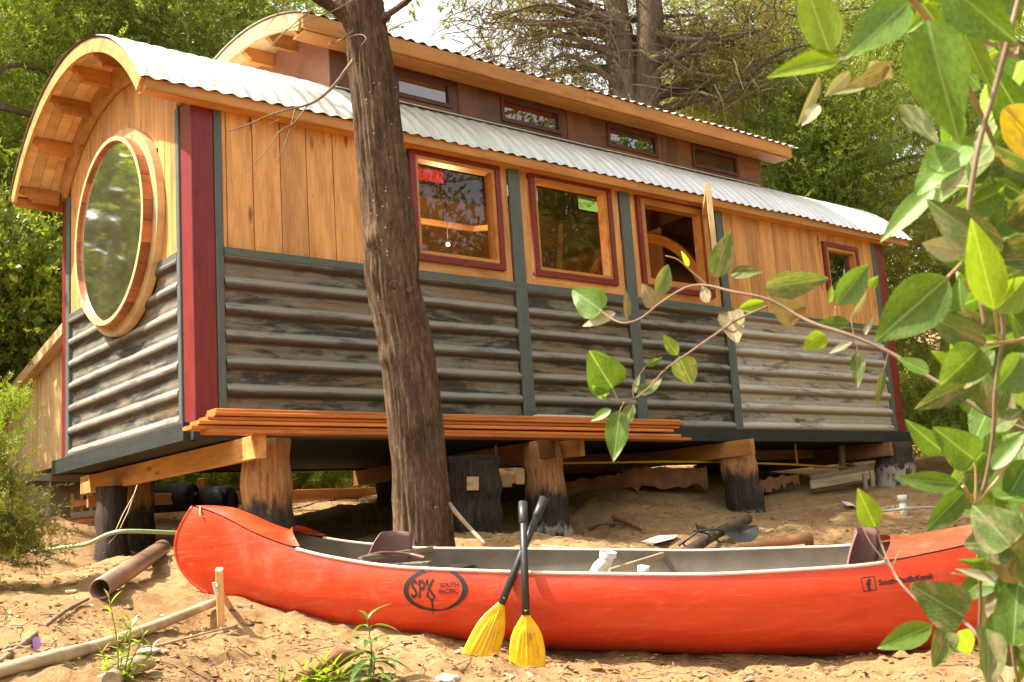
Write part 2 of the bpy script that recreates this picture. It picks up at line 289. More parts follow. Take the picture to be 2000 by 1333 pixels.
def npmesh(verts, tris, name='mesh'):
    me = bpy.data.meshes.new(name); n = len(tris); k = tris.shape[1]
    me.vertices.add(len(verts)); me.vertices.foreach_set('co', verts.astype(np.float32).ravel())
    me.loops.add(n * k); me.loops.foreach_set('vertex_index', tris.astype(np.int32).ravel())
    me.polygons.add(n); me.polygons.foreach_set('loop_start', np.arange(0, n * k, k, dtype=np.int32)); me.update(calc_edges=True); return me
# ------------------------------------------------------------------ ground
CP = [(0, 1333, 3.5), (500, 1333, 4.1), (1000, 1333, 4.6), (1500, 1333, 4.6), (1990, 1333, 4.4), (200, 1210, 5.0), (420, 1193, 5.35), (700, 1243, 5.2), (980, 1298, 5.05), (1300, 1290, 5.1), (1600, 1292, 5.0),
      (1900, 1296, 4.9), (60, 1150, 6.3), (195, 1178, 5.8), (220, 1130, 8.3), (310, 1088, 7.3), (500, 1075, 6.9), (750, 1063, 6.9), (1000, 1057, 7.6), (1080, 1058, 8.8), (1200, 1056, 7.6), (1400, 1062, 7.3), (1465, 1003, 10.4), (1300, 1010, 9.3),
      (1700, 1065, 7.2), (1745, 955, 12.3), (1640, 985, 10.8), (1850, 965, 10), (1900, 895, 15), (1150, 968, 10.2), (1300, 942, 11), (1500, 940, 12), (650, 1000, 10.5), (850, 990, 10.5), (380, 1040, 9.5), (100, 1030, 10), (0, 1000, 9), (2100, 1000, 9), (2200, 1300, 5), (-200, 1200, 5), (1100, 1130, 6.3)]
GP = [at(*c) for c in CP]
# ground under and far behind what the photo shows
for sx, dy, z in [(-6, -1, -1.9), (0, 0, -2.25), (6, -1, -2.4), (0, 2, -1.85), (3, 2.5, -1.95), (-3, 2, -1.7), (-8, 6, -.9), (12, 6, -1.2), (-12, 14, .2), (0, -8, -3), (9, 16, .35), (-3, 17, .5), (3, 18, .5), (16, 18, .6), (-10, 24, 1.8), (0, 27, 2.2), (12, 27, 2.2), (26, 24, 1.8), (0, 60, 8), (40, 50, 8), (-40, 50, 7), (-50, 0, 0), (50, 0, -1), (0, -50, -8)]:
    p = CAM + fh * dy + rh * sx; GP.append(Vector((p.x, p.y, z)))
GA = np.array([tuple(p) for p in GP])
def rbf_fit():
    P = GA[:, :2]; n = len(P); K = np.linalg.norm(P[:, None] - P[None], axis=2); K = K + np.eye(n) * .06; A = np.zeros((n + 3, n + 3)); A[:n, :n] = K; A[:n, n:n + 2] = P; A[:n, n + 2] = 1; A[n:, :n] = A[:n, n:].T
    return np.linalg.solve(A, np.concatenate([GA[:, 2], np.zeros(3)]))
GW = rbf_fit()
def gz_arr(X, Y):
    sh = X.shape; Q = np.stack([X.ravel(), Y.ravel()], 1); out = np.empty(len(Q)); P = GA[:, :2]
    for i in range(0, len(Q), 20000):
        q = Q[i:i + 20000]; K = np.linalg.norm(q[:, None] - P[None], axis=2); out[i:i + 20000] = K @ GW[:-3] + q @ GW[-3:-1] + GW[-1]
    return out.reshape(sh)
def gz(x, y): return float(gz_arr(np.array([x]), np.array([y]))[0])
rng = np.random.default_rng(5)
def vnoise(X, Y, cell, seed):
    r = np.random.default_rng(seed); G = r.random((256, 256)); x = X / cell; y = Y / cell; xi = np.floor(x).astype(int); yi = np.floor(y).astype(int); fx = x - xi; fy = y - yi; fx = fx * fx * (3 - 2 * fx); fy = fy * fy * (3 - 2 * fy)
    g = lambda a, b: G[a % 256, b % 256]
    return (g(xi, yi) * (1 - fx) + g(xi + 1, yi) * fx) * (1 - fy) + (g(xi, yi + 1) * (1 - fx) + g(xi + 1, yi + 1) * fx) * fy - .5
def axis(lo, hi, a, b, d):
    inner = list(np.arange(a, b, d)); out = []; s = d; v = b
    while v < hi: out.append(v); s *= 1.16; v += s
    left = []; s = d; v = a - d
    while v > lo: left.append(v); s *= 1.16; v -= s
    return np.array(left[::-1] + inner + out)
xs = axis(-90, 120, -4.6, 4.4, .021); ys = axis(-90, 120, -5.4, .6, .021)
GX, GY = np.meshgrid(xs, ys, indexing='ij'); Zb = gz_arr(GX, GY)
ang = .6; UX = GX * math.cos(ang) + GY * math.sin(ang); UY = -GX * math.sin(ang) + GY * math.cos(ang)
dens = np.clip(1 - (np.hypot(GX - .5, GY + 2.5) - 7) / 8, .0, 1)
NZ = .10 * vnoise(GX, GY, .9, 1) + .05 * vnoise(UX, UY, .33, 2) + .030 * vnoise(UX, UY * .6, .14, 3) + .018 * vnoise(GX, GY, .065, 4) + .008 * vnoise(GX, GY, .035, 14)
lump = np.clip(vnoise(UX, UY, .22, 8) - .12, 0, 1) * .10 - np.clip(vnoise(UX * .7, UY, .13, 9) - .2, 0, 1) * .13 + np.clip(vnoise(UX * .6, UY, .055, 10) - .28, 0, 1) * .09
Z = Zb + (NZ + lump) * dens + (1 - dens) * .6 * vnoise(GX, GY, 4, 6)
nx, ny = len(xs), len(ys); idx = np.arange(nx * ny).reshape(nx, ny)
quads = np.stack([idx[:-1, :-1].ravel(), idx[1:, :-1].ravel(), idx[1:, 1:].ravel(), idx[:-1, 1:].ravel()], 1)
o = obj('sandy_ground', npmesh(np.stack([GX.ravel(), GY.ravel(), Z.ravel()], 1), quads), M['sand'], smooth=True); tag(o, kind='structure')
def gzn(x, y):
    i = min(max(np.searchsorted(xs, x), 1), nx - 1); j = min(max(np.searchsorted(ys, y), 1), ny - 1); return float(Z[i, j])
def ong(px, py, D, dz=0):                # the point of the ground seen at a pixel, near depth D
    d = D - 1.3; pp = None
    while d < D + 2.5:
        p = at(px, py, d); g = gzn(p.x, p.y)
        if p.z <= g: return Vector((p.x, p.y, g + dz))
        d += .02
    p = at(px, py, D); return Vector((p.x, p.y, gzn(p.x, p.y) + dz))
# ------------------------------------------------------------------ the cabin
LX, WY, H1, HB = 8.35, 2.64, 1.18, .117
YC, ZC, RR = 1.32, 1.13, 1.82              # main roof arc
UZC, UR = 0.69, 2.73                       # upper roof arc
CB = thing('cabin', (0, 0, -.12), 'timber and corrugated metal tiny house with curved tin roof raised on log posts', 'tiny house')
def arc(r, a, zc=ZC): return Vector((0, YC + r * math.sin(a), zc + r * math.cos(a)))
def ang_at(y, r): return math.asin((y - YC) / r)
def arcboard(name, r0, r1, x0, x1, a0, a1, mat, zc=ZC, n=36, parent=CB):
    vs, fs = [], []
    for i in range(n + 1):
        a = a0 + (a1 - a0) * i / n
        for r, x in ((r0, x0), (r1, x0), (r1, x1), (r0, x1)): p = arc(r, a, zc); vs.append((x, p.y, p.z))
    for i in range(n):
        for k in range(4): fs.append((i * 4 + k, i * 4 + (k + 1) % 4, i * 4 + 4 + (k + 1) % 4, i * 4 + 4 + k))
    fs += [(3, 2, 1, 0), tuple(n * 4 + k for k in range(4))]
    c = Vector(((x0 + x1) / 2, YC, zc)); mw = Matrix.Translation(c); return obj(name, mesh([Vector(v) - c for v in vs], fs), mat, parent, mw)
def roofsheet(x0, x1, a0, a1, r, zc, pitch=.118, amp=.0085, parent=CB):
    nxx = max(4, int(round((x1 - x0) / pitch)) * 8); na = max(3, int(abs(a1 - a0) * 16)); vs, fs = [], []
    jit = R.uniform(-.012, .012)
    for i in range(nxx + 1):
        x = x0 + (x1 - x0) * i / nxx
        for j in range(na + 1):
            a = a0 - (jit if a0 < 0 else 0) * .5 + (a1 - a0) * j / na; p = arc(r + amp * (1 + math.cos(2 * math.pi * x / pitch)), a, zc); vs.append((x, p.y, p.z))
    for i in range(nxx):
        for j in range(na): fs.append((i * (na + 1) + j, (i + 1) * (na + 1) + j, (i + 1) * (na + 1) + j + 1, i * (na + 1) + j + 1))
    me = mesh(vs, fs); o = obj('roof_sheet', me, M['zinc'], parent, None, True); return o
A0 = ang_at(-.142, RR); A1 = -A0; AH0 = ang_at(.43, RR); AH1 = -AH0
HX0, HX1 = 1.36, 6.80
x = -.40; k = 0
while x < 8.74:
    x2 = min(x + .944, 8.76)
    for (xa, xb, hole) in ((x, min(x2, HX0), 0), (max(x, HX0), min(x2, HX1), 1), (max(x, HX1), x2, 0)):
        if xb - xa < .02: continue
        rr = RR + .004 * (k % 2)
        if hole: roofsheet(xa, xb + .03, A0, AH0, rr, ZC); roofsheet(xa, xb + .03, AH1, A1, rr, ZC)
        else: roofsheet(xa, xb + .03, A0, A1, rr, ZC)
    x = x2; k += 1
# roof edge layers, barge boards, soffits
for x0, x1, nm in ((-.385, -.36, 'left'), (8.70, 8.725, 'right')):
    arcboard('barge_board', RR - .112, RR - .012, x0, x1, A0 + .01, A1 - .01, M['board'])
arcboard('roof_felt', RR - .010, RR - .002, -.39, HX0, A0 + .02, A1 - .02, M['rooffelt'])
arcboard('roof_felt', RR - .010, RR - .002, HX0, HX1, A0 + .02, AH0, M['rooffelt'])
arcboard('roof_felt', RR - .010, RR - .002, HX0, HX1, AH1, A1 - .02, M['rooffelt'])
arcboard('roof_felt', RR - .010, RR - .002, HX1, 8.72, A0 + .02, A1 - .02, M['rooffelt'])
for i in range(4): arcboard('soffit_board', RR - .045, RR - .028, -.358 + i * .088, -.358 + i * .088 + .085, A0 + .03, A1 - .03, M['pale'])
for i in range(4): arcboard('soffit_board', RR - .045, RR - .028, 8.355 + i * .088, 8.355 + i * .088 + .085, A0 + .03, A1 - .03, M['pale'])
arcboard('wall_ledger', RR - .235, RR - .046, -.036, -.006, A0 + .10, A1 - .10, M['board'])
for xa, xb, aa, ab in ((.0, HX0, A0 + .03, A1 - .03), (HX0, HX1, A0 + .03, AH0 - .02), (HX0, HX1, AH1 + .02, A1 - .03), (HX1, 8.35, A0 + .03, A1 - .03)): arcboard('ceiling_lining', RR - .05, RR - .03, xa, xb, aa, ab, M['dark_wood'])
# rafter tails with shaped ends
def tail(x_in, x_out, a, zc, rr, h=.12, th=.05):
    prof = [(x_in, 0), (x_out, 0), (x_out, -.030), (x_out + .02, -.035), (x_out + .03, -.055), (x_out + .055, -.065), (x_out + .07, -.085), (x_out + .085, -.09), (x_out + .09, -h), (x_in, -h)]
    p = arc(rr, a, zc); t = Vector((0, math.cos(a), -math.sin(a))); up = Vector((0, math.sin(a), math.cos(a))); up = (up + Vector((0, 0, 1.2))).normalized(); t = Vector((0, up.z, -up.y))
    vs = []; n = len(prof)
    for s in (-1, 1):
        for (xx, z) in prof: vs.append(Vector((xx, p.y, p.z)) + up * z + t * (s * th / 2))
    fs = [tuple(range(n))[::-1], tuple(range(n, 2 * n))] + [(i, (i + 1) % n, n + (i + 1) % n, n + i) for i in range(n)]
    c = Vector((0, p.y, p.z)); obj('rafter_tail', mesh([v - c for v in vs], fs), M['fascia'], CB, Matrix.Translation(c))
for y in (.02, .48, .93, 1.40, 1.87, 2.30, 2.66): tail(-.037, -.34, ang_at(y, RR - .05), ZC, RR - .047)
# long fascias
for y, s in ((-.112, -1), (2.752, 1)):
    beam('fascia_board', (-.357, y, 2.189), (4.2, y, 2.189), .082, .028, M['fascia'], CB)
    beam('fascia_board', (4.203, y, 2.189), (8.697, y, 2.189), .082, .028, M['fascia'], CB)
beam('eave_soffit', (-.355, -.050, 2.156), (8.36, -.050, 2.156), .092, .012, M['fascia'], CB, (0, 1, 0))
# posts, trims, rails
def post(x0, x1, y0, y1, nm='corner_post', mat='maroon', z0=-.02, z1=2.19): beam(nm, ((x0 + x1) / 2, (y0 + y1) / 2, z0), ((x0 + x1) / 2, (y0 + y1) / 2, z1), x1 - x0, y1 - y0, M[mat], CB, (1, 0, 0))
post(0, .162, 0, .17); post(8.19, 8.35, 0, .17); post(0, .10, 2.50, 2.64); post(8.25, 8.35, 2.50, 2.64)
post(.165, .218, -.012, .03, 'corner_trim', 'teal'); post(8.10, 8.187, -.004, .03, 'corner_trim', 'teal')
post(-.016, .03, .173, .225, 'corner_trim', 'teal', -.05); post(-.016, .03, 2.42, 2.497, 'corner_trim', 'teal', -.05)
for xa, xb in ((2.762, 2.880), (4.066, 4.188), (5.384, 5.486)): post(xa, xb, -.028, .0, 'batten', 'teal', -.06, 2.15)
for xa, xb in ((.221, 2.759), (2.883, 4.063), (4.191, 5.381), (5.489, 8.097)): beam('rail', (xa, -.008, H1 - .028), (xb, -.008, H1 - .028), .056, .03, M['teal'], CB)
beam('rail', (-.004, .228, H1 - .028), (-.004, 2.417, H1 - .028), .056, .024, M['teal'], CB)
beam('sill_beam', (-.03, -.006, -HB / 2 - .004), (8.37, -.006, -HB / 2 - .004), HB, .06, M['sill'], CB)
beam('sill_beam', (-.036, .028, -HB / 2 - .006), (-.036, 2.66, -HB / 2 - .006), HB + .004, .07, M['sill'], CB)
beam('sill_beam', (8.34, .03, -HB / 2 - .006), (8.34, 2.66, -HB / 2 - .006), HB, .05, M['sill'], CB)
beam('sill_beam', (.0, 2.64, -HB / 2 - .006), (8.31, 2.64, -HB / 2 - .006), HB, .05, M['sill'], CB)
# ribbed metal siding
def ribprofile(z):
    ph = ((z - .025) / .1825) % 1.0; d = min(ph, 1 - ph) * .1825
    return .036 * max(0, 1 - (d / .045) ** 3.6) if d < .045 else .004 * math.sin((d - .045) / .0463 * math.pi)
def siding(p0, p1, z0, z1, mat, hole=None):
    p0, p1 = Vector(p0), Vector(p1); x = (p1 - p0); l = x.length; x.normalize(); y = Vector((0, 0, 1)).cross(x)   # y points into the wall
    nz = int((z1 - z0) / .009); nl = max(2, int(l / (.05 if hole else .4))); vs, fs = [], []; rj = [R.uniform(-.003, .003) for _ in range(40)]
    for i in range(nl + 1):
        for j in range(nz + 1):
            z = z0 + (z1 - z0) * j / nz; vs.append((l * i / nl - l / 2, -ribprofile(z) + rj[int(z * 5) % 40] * math.sin(i * .7 + z * 9), z))
    for i in range(nl):
        for j in range(nz):
            a, b, c, d = i * (nz + 1) + j, (i + 1) * (nz + 1) + j, (i + 1) * (nz + 1) + j + 1, i * (nz + 1) + j + 1
            if hole:
                q = (Vector(vs[a]) + Vector(vs[c])) / 2; w_ = (p0 + p1) / 2 + x * q.x
                if (w_.y - hole[0]) ** 2 + (q.z - hole[1]) ** 2 < hole[2] ** 2: continue
            fs.append((a, b, c, d))
    mw = Matrix((x, y, Vector((0, 0, 1)))).transposed().to_4x4(); mw.translation = (p0 + p1) / 2
    return obj('metal_sheet', mesh(vs, fs), mat, CB, mw, True)
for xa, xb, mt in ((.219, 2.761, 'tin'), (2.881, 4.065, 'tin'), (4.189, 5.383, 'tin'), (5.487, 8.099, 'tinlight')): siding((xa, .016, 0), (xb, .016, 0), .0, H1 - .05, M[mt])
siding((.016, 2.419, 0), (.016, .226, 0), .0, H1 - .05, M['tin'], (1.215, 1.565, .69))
# back and right walls (plain boards)
for i in range(40):
    xa = .1 + i * .204; beam('back_board', (xa + .1, 2.62, .0), (xa + .1, 2.62, 2.2), .20, .02, M['board'], CB, (1, 0, 0))
for i in range(13):
    ya = .03 + i * .2; t = ZC + math.sqrt((RR - .06) ** 2 - max(abs(ya - YC), abs(ya + .2 - YC)) ** 2); beam('end_board', (8.325, ya + .1, .0), (8.325, ya + .1, t), .196, .02, M['board'], CB, (0, 1, 0))
# wall boards, long side
def vboards(edges, z0, z1, y=.012):
    for a, b in zip(edges[:-1], edges[1:]): beam('wall_board', ((a + b) / 2, y + R.uniform(-.002, .002), z0), ((a + b) / 2, y + R.uniform(-.002, .002), z1), b - a - .007, .022, M['board'], CB, (1, 0, 0))
vboards([.219, .256, .455, .669, .879, 1.10, 1.334, 1.545, 1.765], H1 + .002, 2.24)
vboards([2.672, 2.762], H1 + .002, 2.24); vboards([2.880, 2.985], H1 + .002, 2.24); vboards([3.96, 4.066], H1 + .002, 2.24); vboards([4.188, 4.275], H1 + .002, 2.24); vboards([5.27, 5.384], H1 + .002, 2.24)
e8 = [5.486, 5.664, 5.867, 6.091, 6.304, 6.548, 6.772, 7.021, 7.148]; vboards(e8, H1 + .002, 2.24); vboards([7.80, 7.93, 8.10], H1 + .002, 2.24)
vboards([7.148, 7.37, 7.59, 7.80], H1 + .002, 1.43); vboards([7.148, 7.37, 7.59, 7.80], 2.06, 2.24)
for a, b in ((1.768, 2.669), (2.988, 3.957), (4.278, 5.267)): beam('apron_board', (a, .010, H1 + .042), (b, .010, H1 + .042), .078, .022, M['board'], CB)
# end wall boards, cut round the window
ey = [.228]; 
while ey[-1] < 2.40: ey.append(min(2.417, ey[-1] + R.choice([.098, .105, .11, .118])))
WC = (1.215, 1.565)
for a, b in zip(ey[:-1], ey[1:]):
    if b - a < .02: continue
    t = ZC + math.sqrt((RR - .13) ** 2 - max(abs(a - YC), abs(b - YC)) ** 2); m_ = (a + b) / 2; dy = min(abs(a - WC[0]), abs(b - WC[0])) if not (a < WC[0] < b) else 0
    segs = [(H1 + .002, t)]
    if max(abs(a - WC[0]), abs(b - WC[0])) < .772:
        hz = math.sqrt(max(.0, .73 ** 2 - dy ** 2)); segs = [(WC[1] + hz - .03, t)]
        if WC[1] - hz + .03 > H1 + .01: segs.append((H1 + .002, WC[1] - hz + .03))
    for z0, z1 in segs: beam('wall_board', (.012 + R.uniform(-.002, .002), m_, z0), (.012, m_, z1), b - a - .006, .022, M['board'], CB, (0, 1, 0))
# round window
def ring(name, r0, r1, x0, x1, mat, parent, n=64, a0=0, a1=2 * math.pi):
    closed = abs(a1 - a0 - 2 * math.pi) < 1e-6; nn = n if closed else n + 1; vs, fs = [], []
    for i in range(nn):
        a = a0 + (a1 - a0) * i / n
        for r, xx in ((r0, x0), (r1, x0), (r1, x1), (r0, x1)): vs.append((xx - x0, r * math.cos(a), r * math.sin(a)))
    for i in range(n):
        j = (i + 1) % nn
        for k in range(4): fs.append((i * 4 + k, j * 4 + k, j * 4 + (k + 1) % 4, i * 4 + (k + 1) % 4))
    if not closed: fs += [(0, 1, 2, 3), tuple(n * 4 + k for k in (3, 2, 1, 0))]
    return obj(name, mesh(vs, fs), mat, parent, Matrix.Translation((x0, WC[0], WC[1])))
rw = ring('round_window', .66, .78, -.058, -.002, M['pale'], CB, 96); rw['label'] = 'large round window in a drum of red brown staves'
a = .13
while a < 2 * math.pi + .13 - .02:
    st = R.uniform(.20, .29)
    if a + st > 2 * math.pi + .13 - .1: st = 2 * math.pi + .13 - a
    ring('stave', .668, .702, -.128, -.059, M['cedar'], rw, 7, a, a + st - .005); a += st
ring('front_edge', .674, .704, -.133, -.129, M['pale'], rw, 96)
ring('jamb', .656, .664, -.057, .05, M['cedar'], rw, 96)
pn = [(0, .667 * math.cos(t * math.pi / 32), .667 * math.sin(t * math.pi / 32)) for t in range(64)]
obj('pane', mesh(pn, [tuple(range(64))]), M['glassround'], rw, Matrix.Translation((-.105, *WC)))
# framed windows on the long side: trim (part) > casing, pane
def rectring(name, x0, x1, z0, z1, w_, y0, y1, mat, parent, ax='y'):
    r = []
    vs = [];
    for y in (y0, y1):
        for (a, b) in ((x0, z0), (x1, z0), (x1, z1), (x0, z1)): vs.append((a, y, b))
        for (a, b) in ((x0 + w_, z0 + w_), (x1 - w_, z0 + w_), (x1 - w_, z1 - w_), (x0 + w_, z1 - w_)): vs.append((a, y, b))
    fs = []
    for k in range(4):
        j = (k + 1) % 4; fs += [(k, j, 4 + j, 4 + k), (8 + k, 12 + k, 12 + j, 8 + j), (k, 8 + k, 8 + j, j), (4 + k, 4 + j, 12 + j, 12 + k)]
    c = Vector(((x0 + x1) / 2, y0, (z0 + z1) / 2)); return obj(name, mesh([Vector(v) - c for v in vs], fs), mat, parent, Matrix.Translation(c))
def window(x0, x1, z0, z1, glass='glass', tw=.05, cw=.045, pane=True, depth=.05):
    t = rectring('window', x0, x1, z0, z1, tw, -.030, .0, M['maroon'], CB)
    rectring('casing', x0 + tw + .001, x1 - tw - .001, z0 + tw + .001, z1 - tw - .001, cw, -.016, depth + .03, M['fascia'], t)
    if pane:
        a, b, c, d = x0 + tw + cw, x1 - tw - cw, z0 + tw + cw, z1 - tw - cw; m0 = Vector(((a + b) / 2, depth, (c + d) / 2))
        obj('pane', mesh([Vector(v) - m0 for v in ((a, depth, c), (b, depth, c), (b, depth, d), (a, depth, d))], [(0, 1, 2, 3)]), M[glass], t, Matrix.Translation(m0))
    return t
window(1.770, 2.668, 1.264, 2.165, cw=.03); window(2.990, 3.955, 1.258, 2.175, cw=.03); wo = window(4.280, 5.265, 1.260, 2.185, cw=.06, pane=False); window(7.15, 7.797, 1.44, 2.05, 'glassdark', .045, .035)
wo['label'] = 'window with its sash swung wide open'
# the open sash, hinged at the right, swung out over a right angle
hs = Vector((5.205, -.035, 0)); dv = Vector((-.725, -.69, 0)).normalized(); sw, z0, z1 = .84, 1.335, 2.125
sash = beam('open_sash', hs + Vector((0, 0, z0 + .035)) + dv * .0, hs + dv * sw + Vector((0, 0, z0 + .035)), .07, .045, M['pale'], CB); sash['label'] = 'window sash standing open at a right angle'
beam('sash_rail', hs + Vector((0, 0, z1 - .035)), hs + dv * sw + Vector((0, 0, z1 - .035)), .07, .045, M['pale'], sash)
beam('sash_stile', hs + dv * .03 + Vector((0, 0, z0 + .072)), hs + dv * .03 + Vector((0, 0, z1 - .072)), .06, .045, M['fascia'], sash, dv); beam('sash_stile', hs + dv * (sw - .03) + Vector((0, 0, z0 + .072)), hs + dv * (sw - .03) + Vector((0, 0, z1 - .072)), .06, .047, M['pale'], sash, dv)
q0, q1 = hs + dv * .06, hs + dv * (sw - .06); obj('sash_pane', mesh([(q0.x, q0.y, z0 + .07), (q1.x, q1.y, z0 + .07), (q1.x, q1.y, z1 - .07), (q0.x, q0.y, z1 - .07)], [(0, 1, 2, 3)]), M['glass'], sash, None)
# nails in board ends
vs, fs = [], []
def nail_at(p, n, r=.0035):
    n = Vector(n); a = n.orthogonal().normalized(); b = n.cross(a); s = len(vs)
    for k in range(6): vs.append(Vector(p) + n * .0015 + (a * math.cos(k * math.pi / 3) + b * math.sin(k * math.pi / 3)) * r)
    fs.append(tuple(range(s, s + 6)))
for ed in ([.256, .455, .669, .879, 1.10, 1.334, 1.545], e8[:-1]):
    for a, b in zip(ed[:-1], ed[1:]):
        for xx in (a + .03, b - .03):
            for zz in (H1 + .035, 1.66, 2.10): nail_at((xx + R.uniform(-.008, .008), -.003, zz + R.uniform(-.02, .02)), (0, -1, 0))
for a in ey[:-1]:
    for zz in (H1 + .03,): nail_at((-.003, a + .05, zz), (-1, 0, 0))
for xx in (1.80, 2.2, 2.64, 3.1, 3.5, 3.9, 4.4, 4.8, 5.1): nail_at((xx, -.004, H1 + .03), (0, -1, 0))
o = obj('nail_heads', mesh(vs, fs), M['nail'], CB); o['kind'] = 'stuff'
vs, fs = [], []
for xi in range(38):
    xx = -.354 + xi * .236
    for a_ in [A0 + .03, A0 + .22, A0 + .42] + ([-.2, .0] if xx < HX0 or xx > HX1 else []):
        n_ = Vector((0, math.sin(a_), math.cos(a_))); p_ = arc(RR + .0175, a_); p_.x = xx + R.uniform(-.008, .008); nail_at(p_ + n_ * .002, n_, .006)
o = obj('roof_screws', mesh(vs, fs), M['nail'], CB); o['kind'] = 'stuff'
# clerestory
UA0 = ang_at(.215, UR); UA1 = -UA0
x = .985; k = 0
while x < 7.10:
    x2 = min(x + .944, 7.14); roofsheet(x, x2 + .03, UA0 - .012, UA1 + .012, UR + .004 * (k % 2), UZC, .118, .011); x = x2; k += 1
arcboard('barge_board', UR - .14, UR - .012, 1.0, 1.025, UA0, UA1, M['pale'], UZC)
arcboard('barge_board', UR - .14, UR - .012, 7.05, 7.075, UA0, UA1, M['pale'], UZC)
arcboard('roof_felt', UR - .010, UR - .002, .995, 7.09, UA0, UA1, M['rooffelt'], UZC)
for i in range(4): arcboard('soffit_board', UR - .05, UR - .03, 1.027 + i * .083, 1.027 + i * .083 + .081, UA0 + .01, UA1 - .01, M['pale'], UZC)
for i in range(3): arcboard('soffit_board', UR - .05, UR - .03, 6.79 + i * .085, 6.79 + i * .085 + .083, UA0 + .01, UA1 - .01, M['pale'], UZC)
arcboard('ceiling_lining', UR - .05, UR - .03, 1.36, 6.785, UA0 + .02, UA1 - .02, M['dark_wood'], UZC)
for y in (.52, .93, 1.35, 1.80, 2.2): tail(1.357, 1.05, ang_at(y, UR - .05), UZC, UR - .052)
for y in (.205, 2.435):
    beam('fascia_board', (1.0, y, 3.115), (3.95, y, 3.115), .125, .03, M['fascia'], CB); beam('fascia_board', (3.953, y, 3.115), (7.07, y, 3.115), .125, .03, M['fascia'], CB)
beam('eave_soffit', (1.03, .315, 3.048), (7.05, .315, 3.048), .185, .012, M['fascia'], CB, (0, 1, 0)); beam('eave_soffit', (1.03, 2.325, 3.048), (7.05, 2.325, 3.048), .185, .012, M['fascia'], CB, (0, 1, 0))
cw_ = [(2.01, 2.51), (3.14, 3.78), (4.46, 5.09), (5.69, 6.35)]; gl = ['glassdark', 'glassred', 'glassdark', 'glass']
zb, zt, wz0, wz1 = 2.70, 3.06, 2.82, 2.985
def clere(y, s, glasses):
    xx = 1.37; edges = []
    for (a, b), g in zip(cw_, glasses):
        pm = .5 * (xx + a - .03); beam('plywood_panel', (xx, y, (zb + zt) / 2), (a - .04, y, (zb + zt) / 2), zt - zb, .012, M['ply'], CB)
        beam('plywood_panel', (a - .038, y, (zb + wz0 - .03) / 2), (b + .038, y, (zb + wz0 - .03) / 2), wz0 - .03 - zb, .012, M['ply'], CB); beam('plywood_panel', (a - .038, y, (zt + wz1 + .03) / 2), (b + .038, y, (zt + wz1 + .03) / 2), zt - wz1 - .03, .012, M['ply'], CB)
        t = rectring('window', a - .04, b + .04, wz0 - .035, wz1 + .035, .036, min(y - s * .02, y + s * .02), max(y - s * .02, y + s * .02), M['dark_frame'], CB)
        m0 = Vector(((a + b) / 2, y + .003, (wz0 + wz1) / 2)); obj('pane', mesh([(-(b - a) / 2 - .005, 0, -.088), ((b - a) / 2 + .005, 0, -.088), ((b - a) / 2 + .005, 0, .088), (-(b - a) / 2 - .005, 0, .088)], [(0, 1, 2, 3)]), M[g], t, Matrix.Translation(m0))
        xx = b + .042
    beam('plywood_panel', (xx, y, (zb + zt) / 2), (6.56, y, (zb + zt) / 2), zt - zb, .012, M['ply'], CB); beam('plywood_panel', (6.563, y, (zb + zt) / 2), (6.785, y, (zb + zt) / 2), zt - zb, .012, M['ply'], CB)
    for a, b in ((2.62, 2.85), (3.90, 4.20), (5.20, 5.42)): beam('cover_strip', ((a + b) / 2, y - s * .011, zb), ((a + b) / 2, y - s * .011, zt), b - a, .008, M['ply'], CB, (1, 0, 0))
clere(.425, 1, gl); clere(2.215, -1, ['glassdark', 'glassred', 'glassdark', 'glassgreen'])
for xx in (1.365, 6.79):
    vs = [(0, .432, zb), (0, 2.208, zb)]; n = 14
    for i in range(n + 1): yy = 2.208 + (.432 - 2.208) * i / n; vs.append((0, yy, UZC + math.sqrt((UR - .052) ** 2 - (yy - YC) ** 2)))
    # inner lower region opens into the cabin, so the sheet is a band down to the main roof
    vs2 = vs + [(.014, b, c) for _, b, c in vs]; k_ = len(vs); f = [tuple(range(k_)), tuple(range(2 * k_ - 1, k_ - 1, -1))] + [(i, i + k_, (i + 1) % k_ + k_, (i + 1) % k_) for i in range(k_)]
    obj('clerestory_end_panel', mesh(vs2, f), simple('copper_brown_sheet', (.26, .115, .07), .35, .2, (.34, .17, .11), 3), CB, Matrix.Translation((xx - .007, 0, 0)))
beam('flashing', (1.36, .37, 2.715), (6.62, .37, 2.715), .10, .006, M['zinc'], CB, (0, 1, .35))
# interior: floor, lining, partition, loft frame, bulb
beam('floor', (.03, 1.32, .02), (8.3, 1.32, .02), 2.56, .03, M['dark_wood'], CB, (0, 1, 0))
beam('underfloor', (.06, 1.32, -.10), (8.28, 1.32, -.10), 2.5, .02, M['sill'], CB, (0, 1, 0))
beam('inner_lining', (.03, 2.59, 1.1), (8.3, 2.59, 1.1), 2.2, .014, M['dark_wood'], CB)
beam('inner_lining', (.22, .045, .58), (8.1, .045, .58), 1.1, .008, M['dark_wood'], CB)
for xx, ya, yb in ((5.62, .9, 2.58), (8.2, .1, 2.58)): beam('partition', (xx, (ya + yb) / 2, .04), (xx, (ya + yb) / 2, 2.25), yb - ya, .03, M['dark_wood'], CB, (0, 1, 0))
arcboard('inner_arch', .95, 1.05, 5.55, 5.60, -1.2, 1.2, M['fascia'], 1.2)
p0, p1 = aty(812, 430, 1.3), aty(925, 432, 1.3); p1.z = p0.z; beam('loft_beam', (p0.x - .5, 1.3, p0.z), (p1.x, 1.3, p1.z), .05, .05, M['dark_wood'], CB)
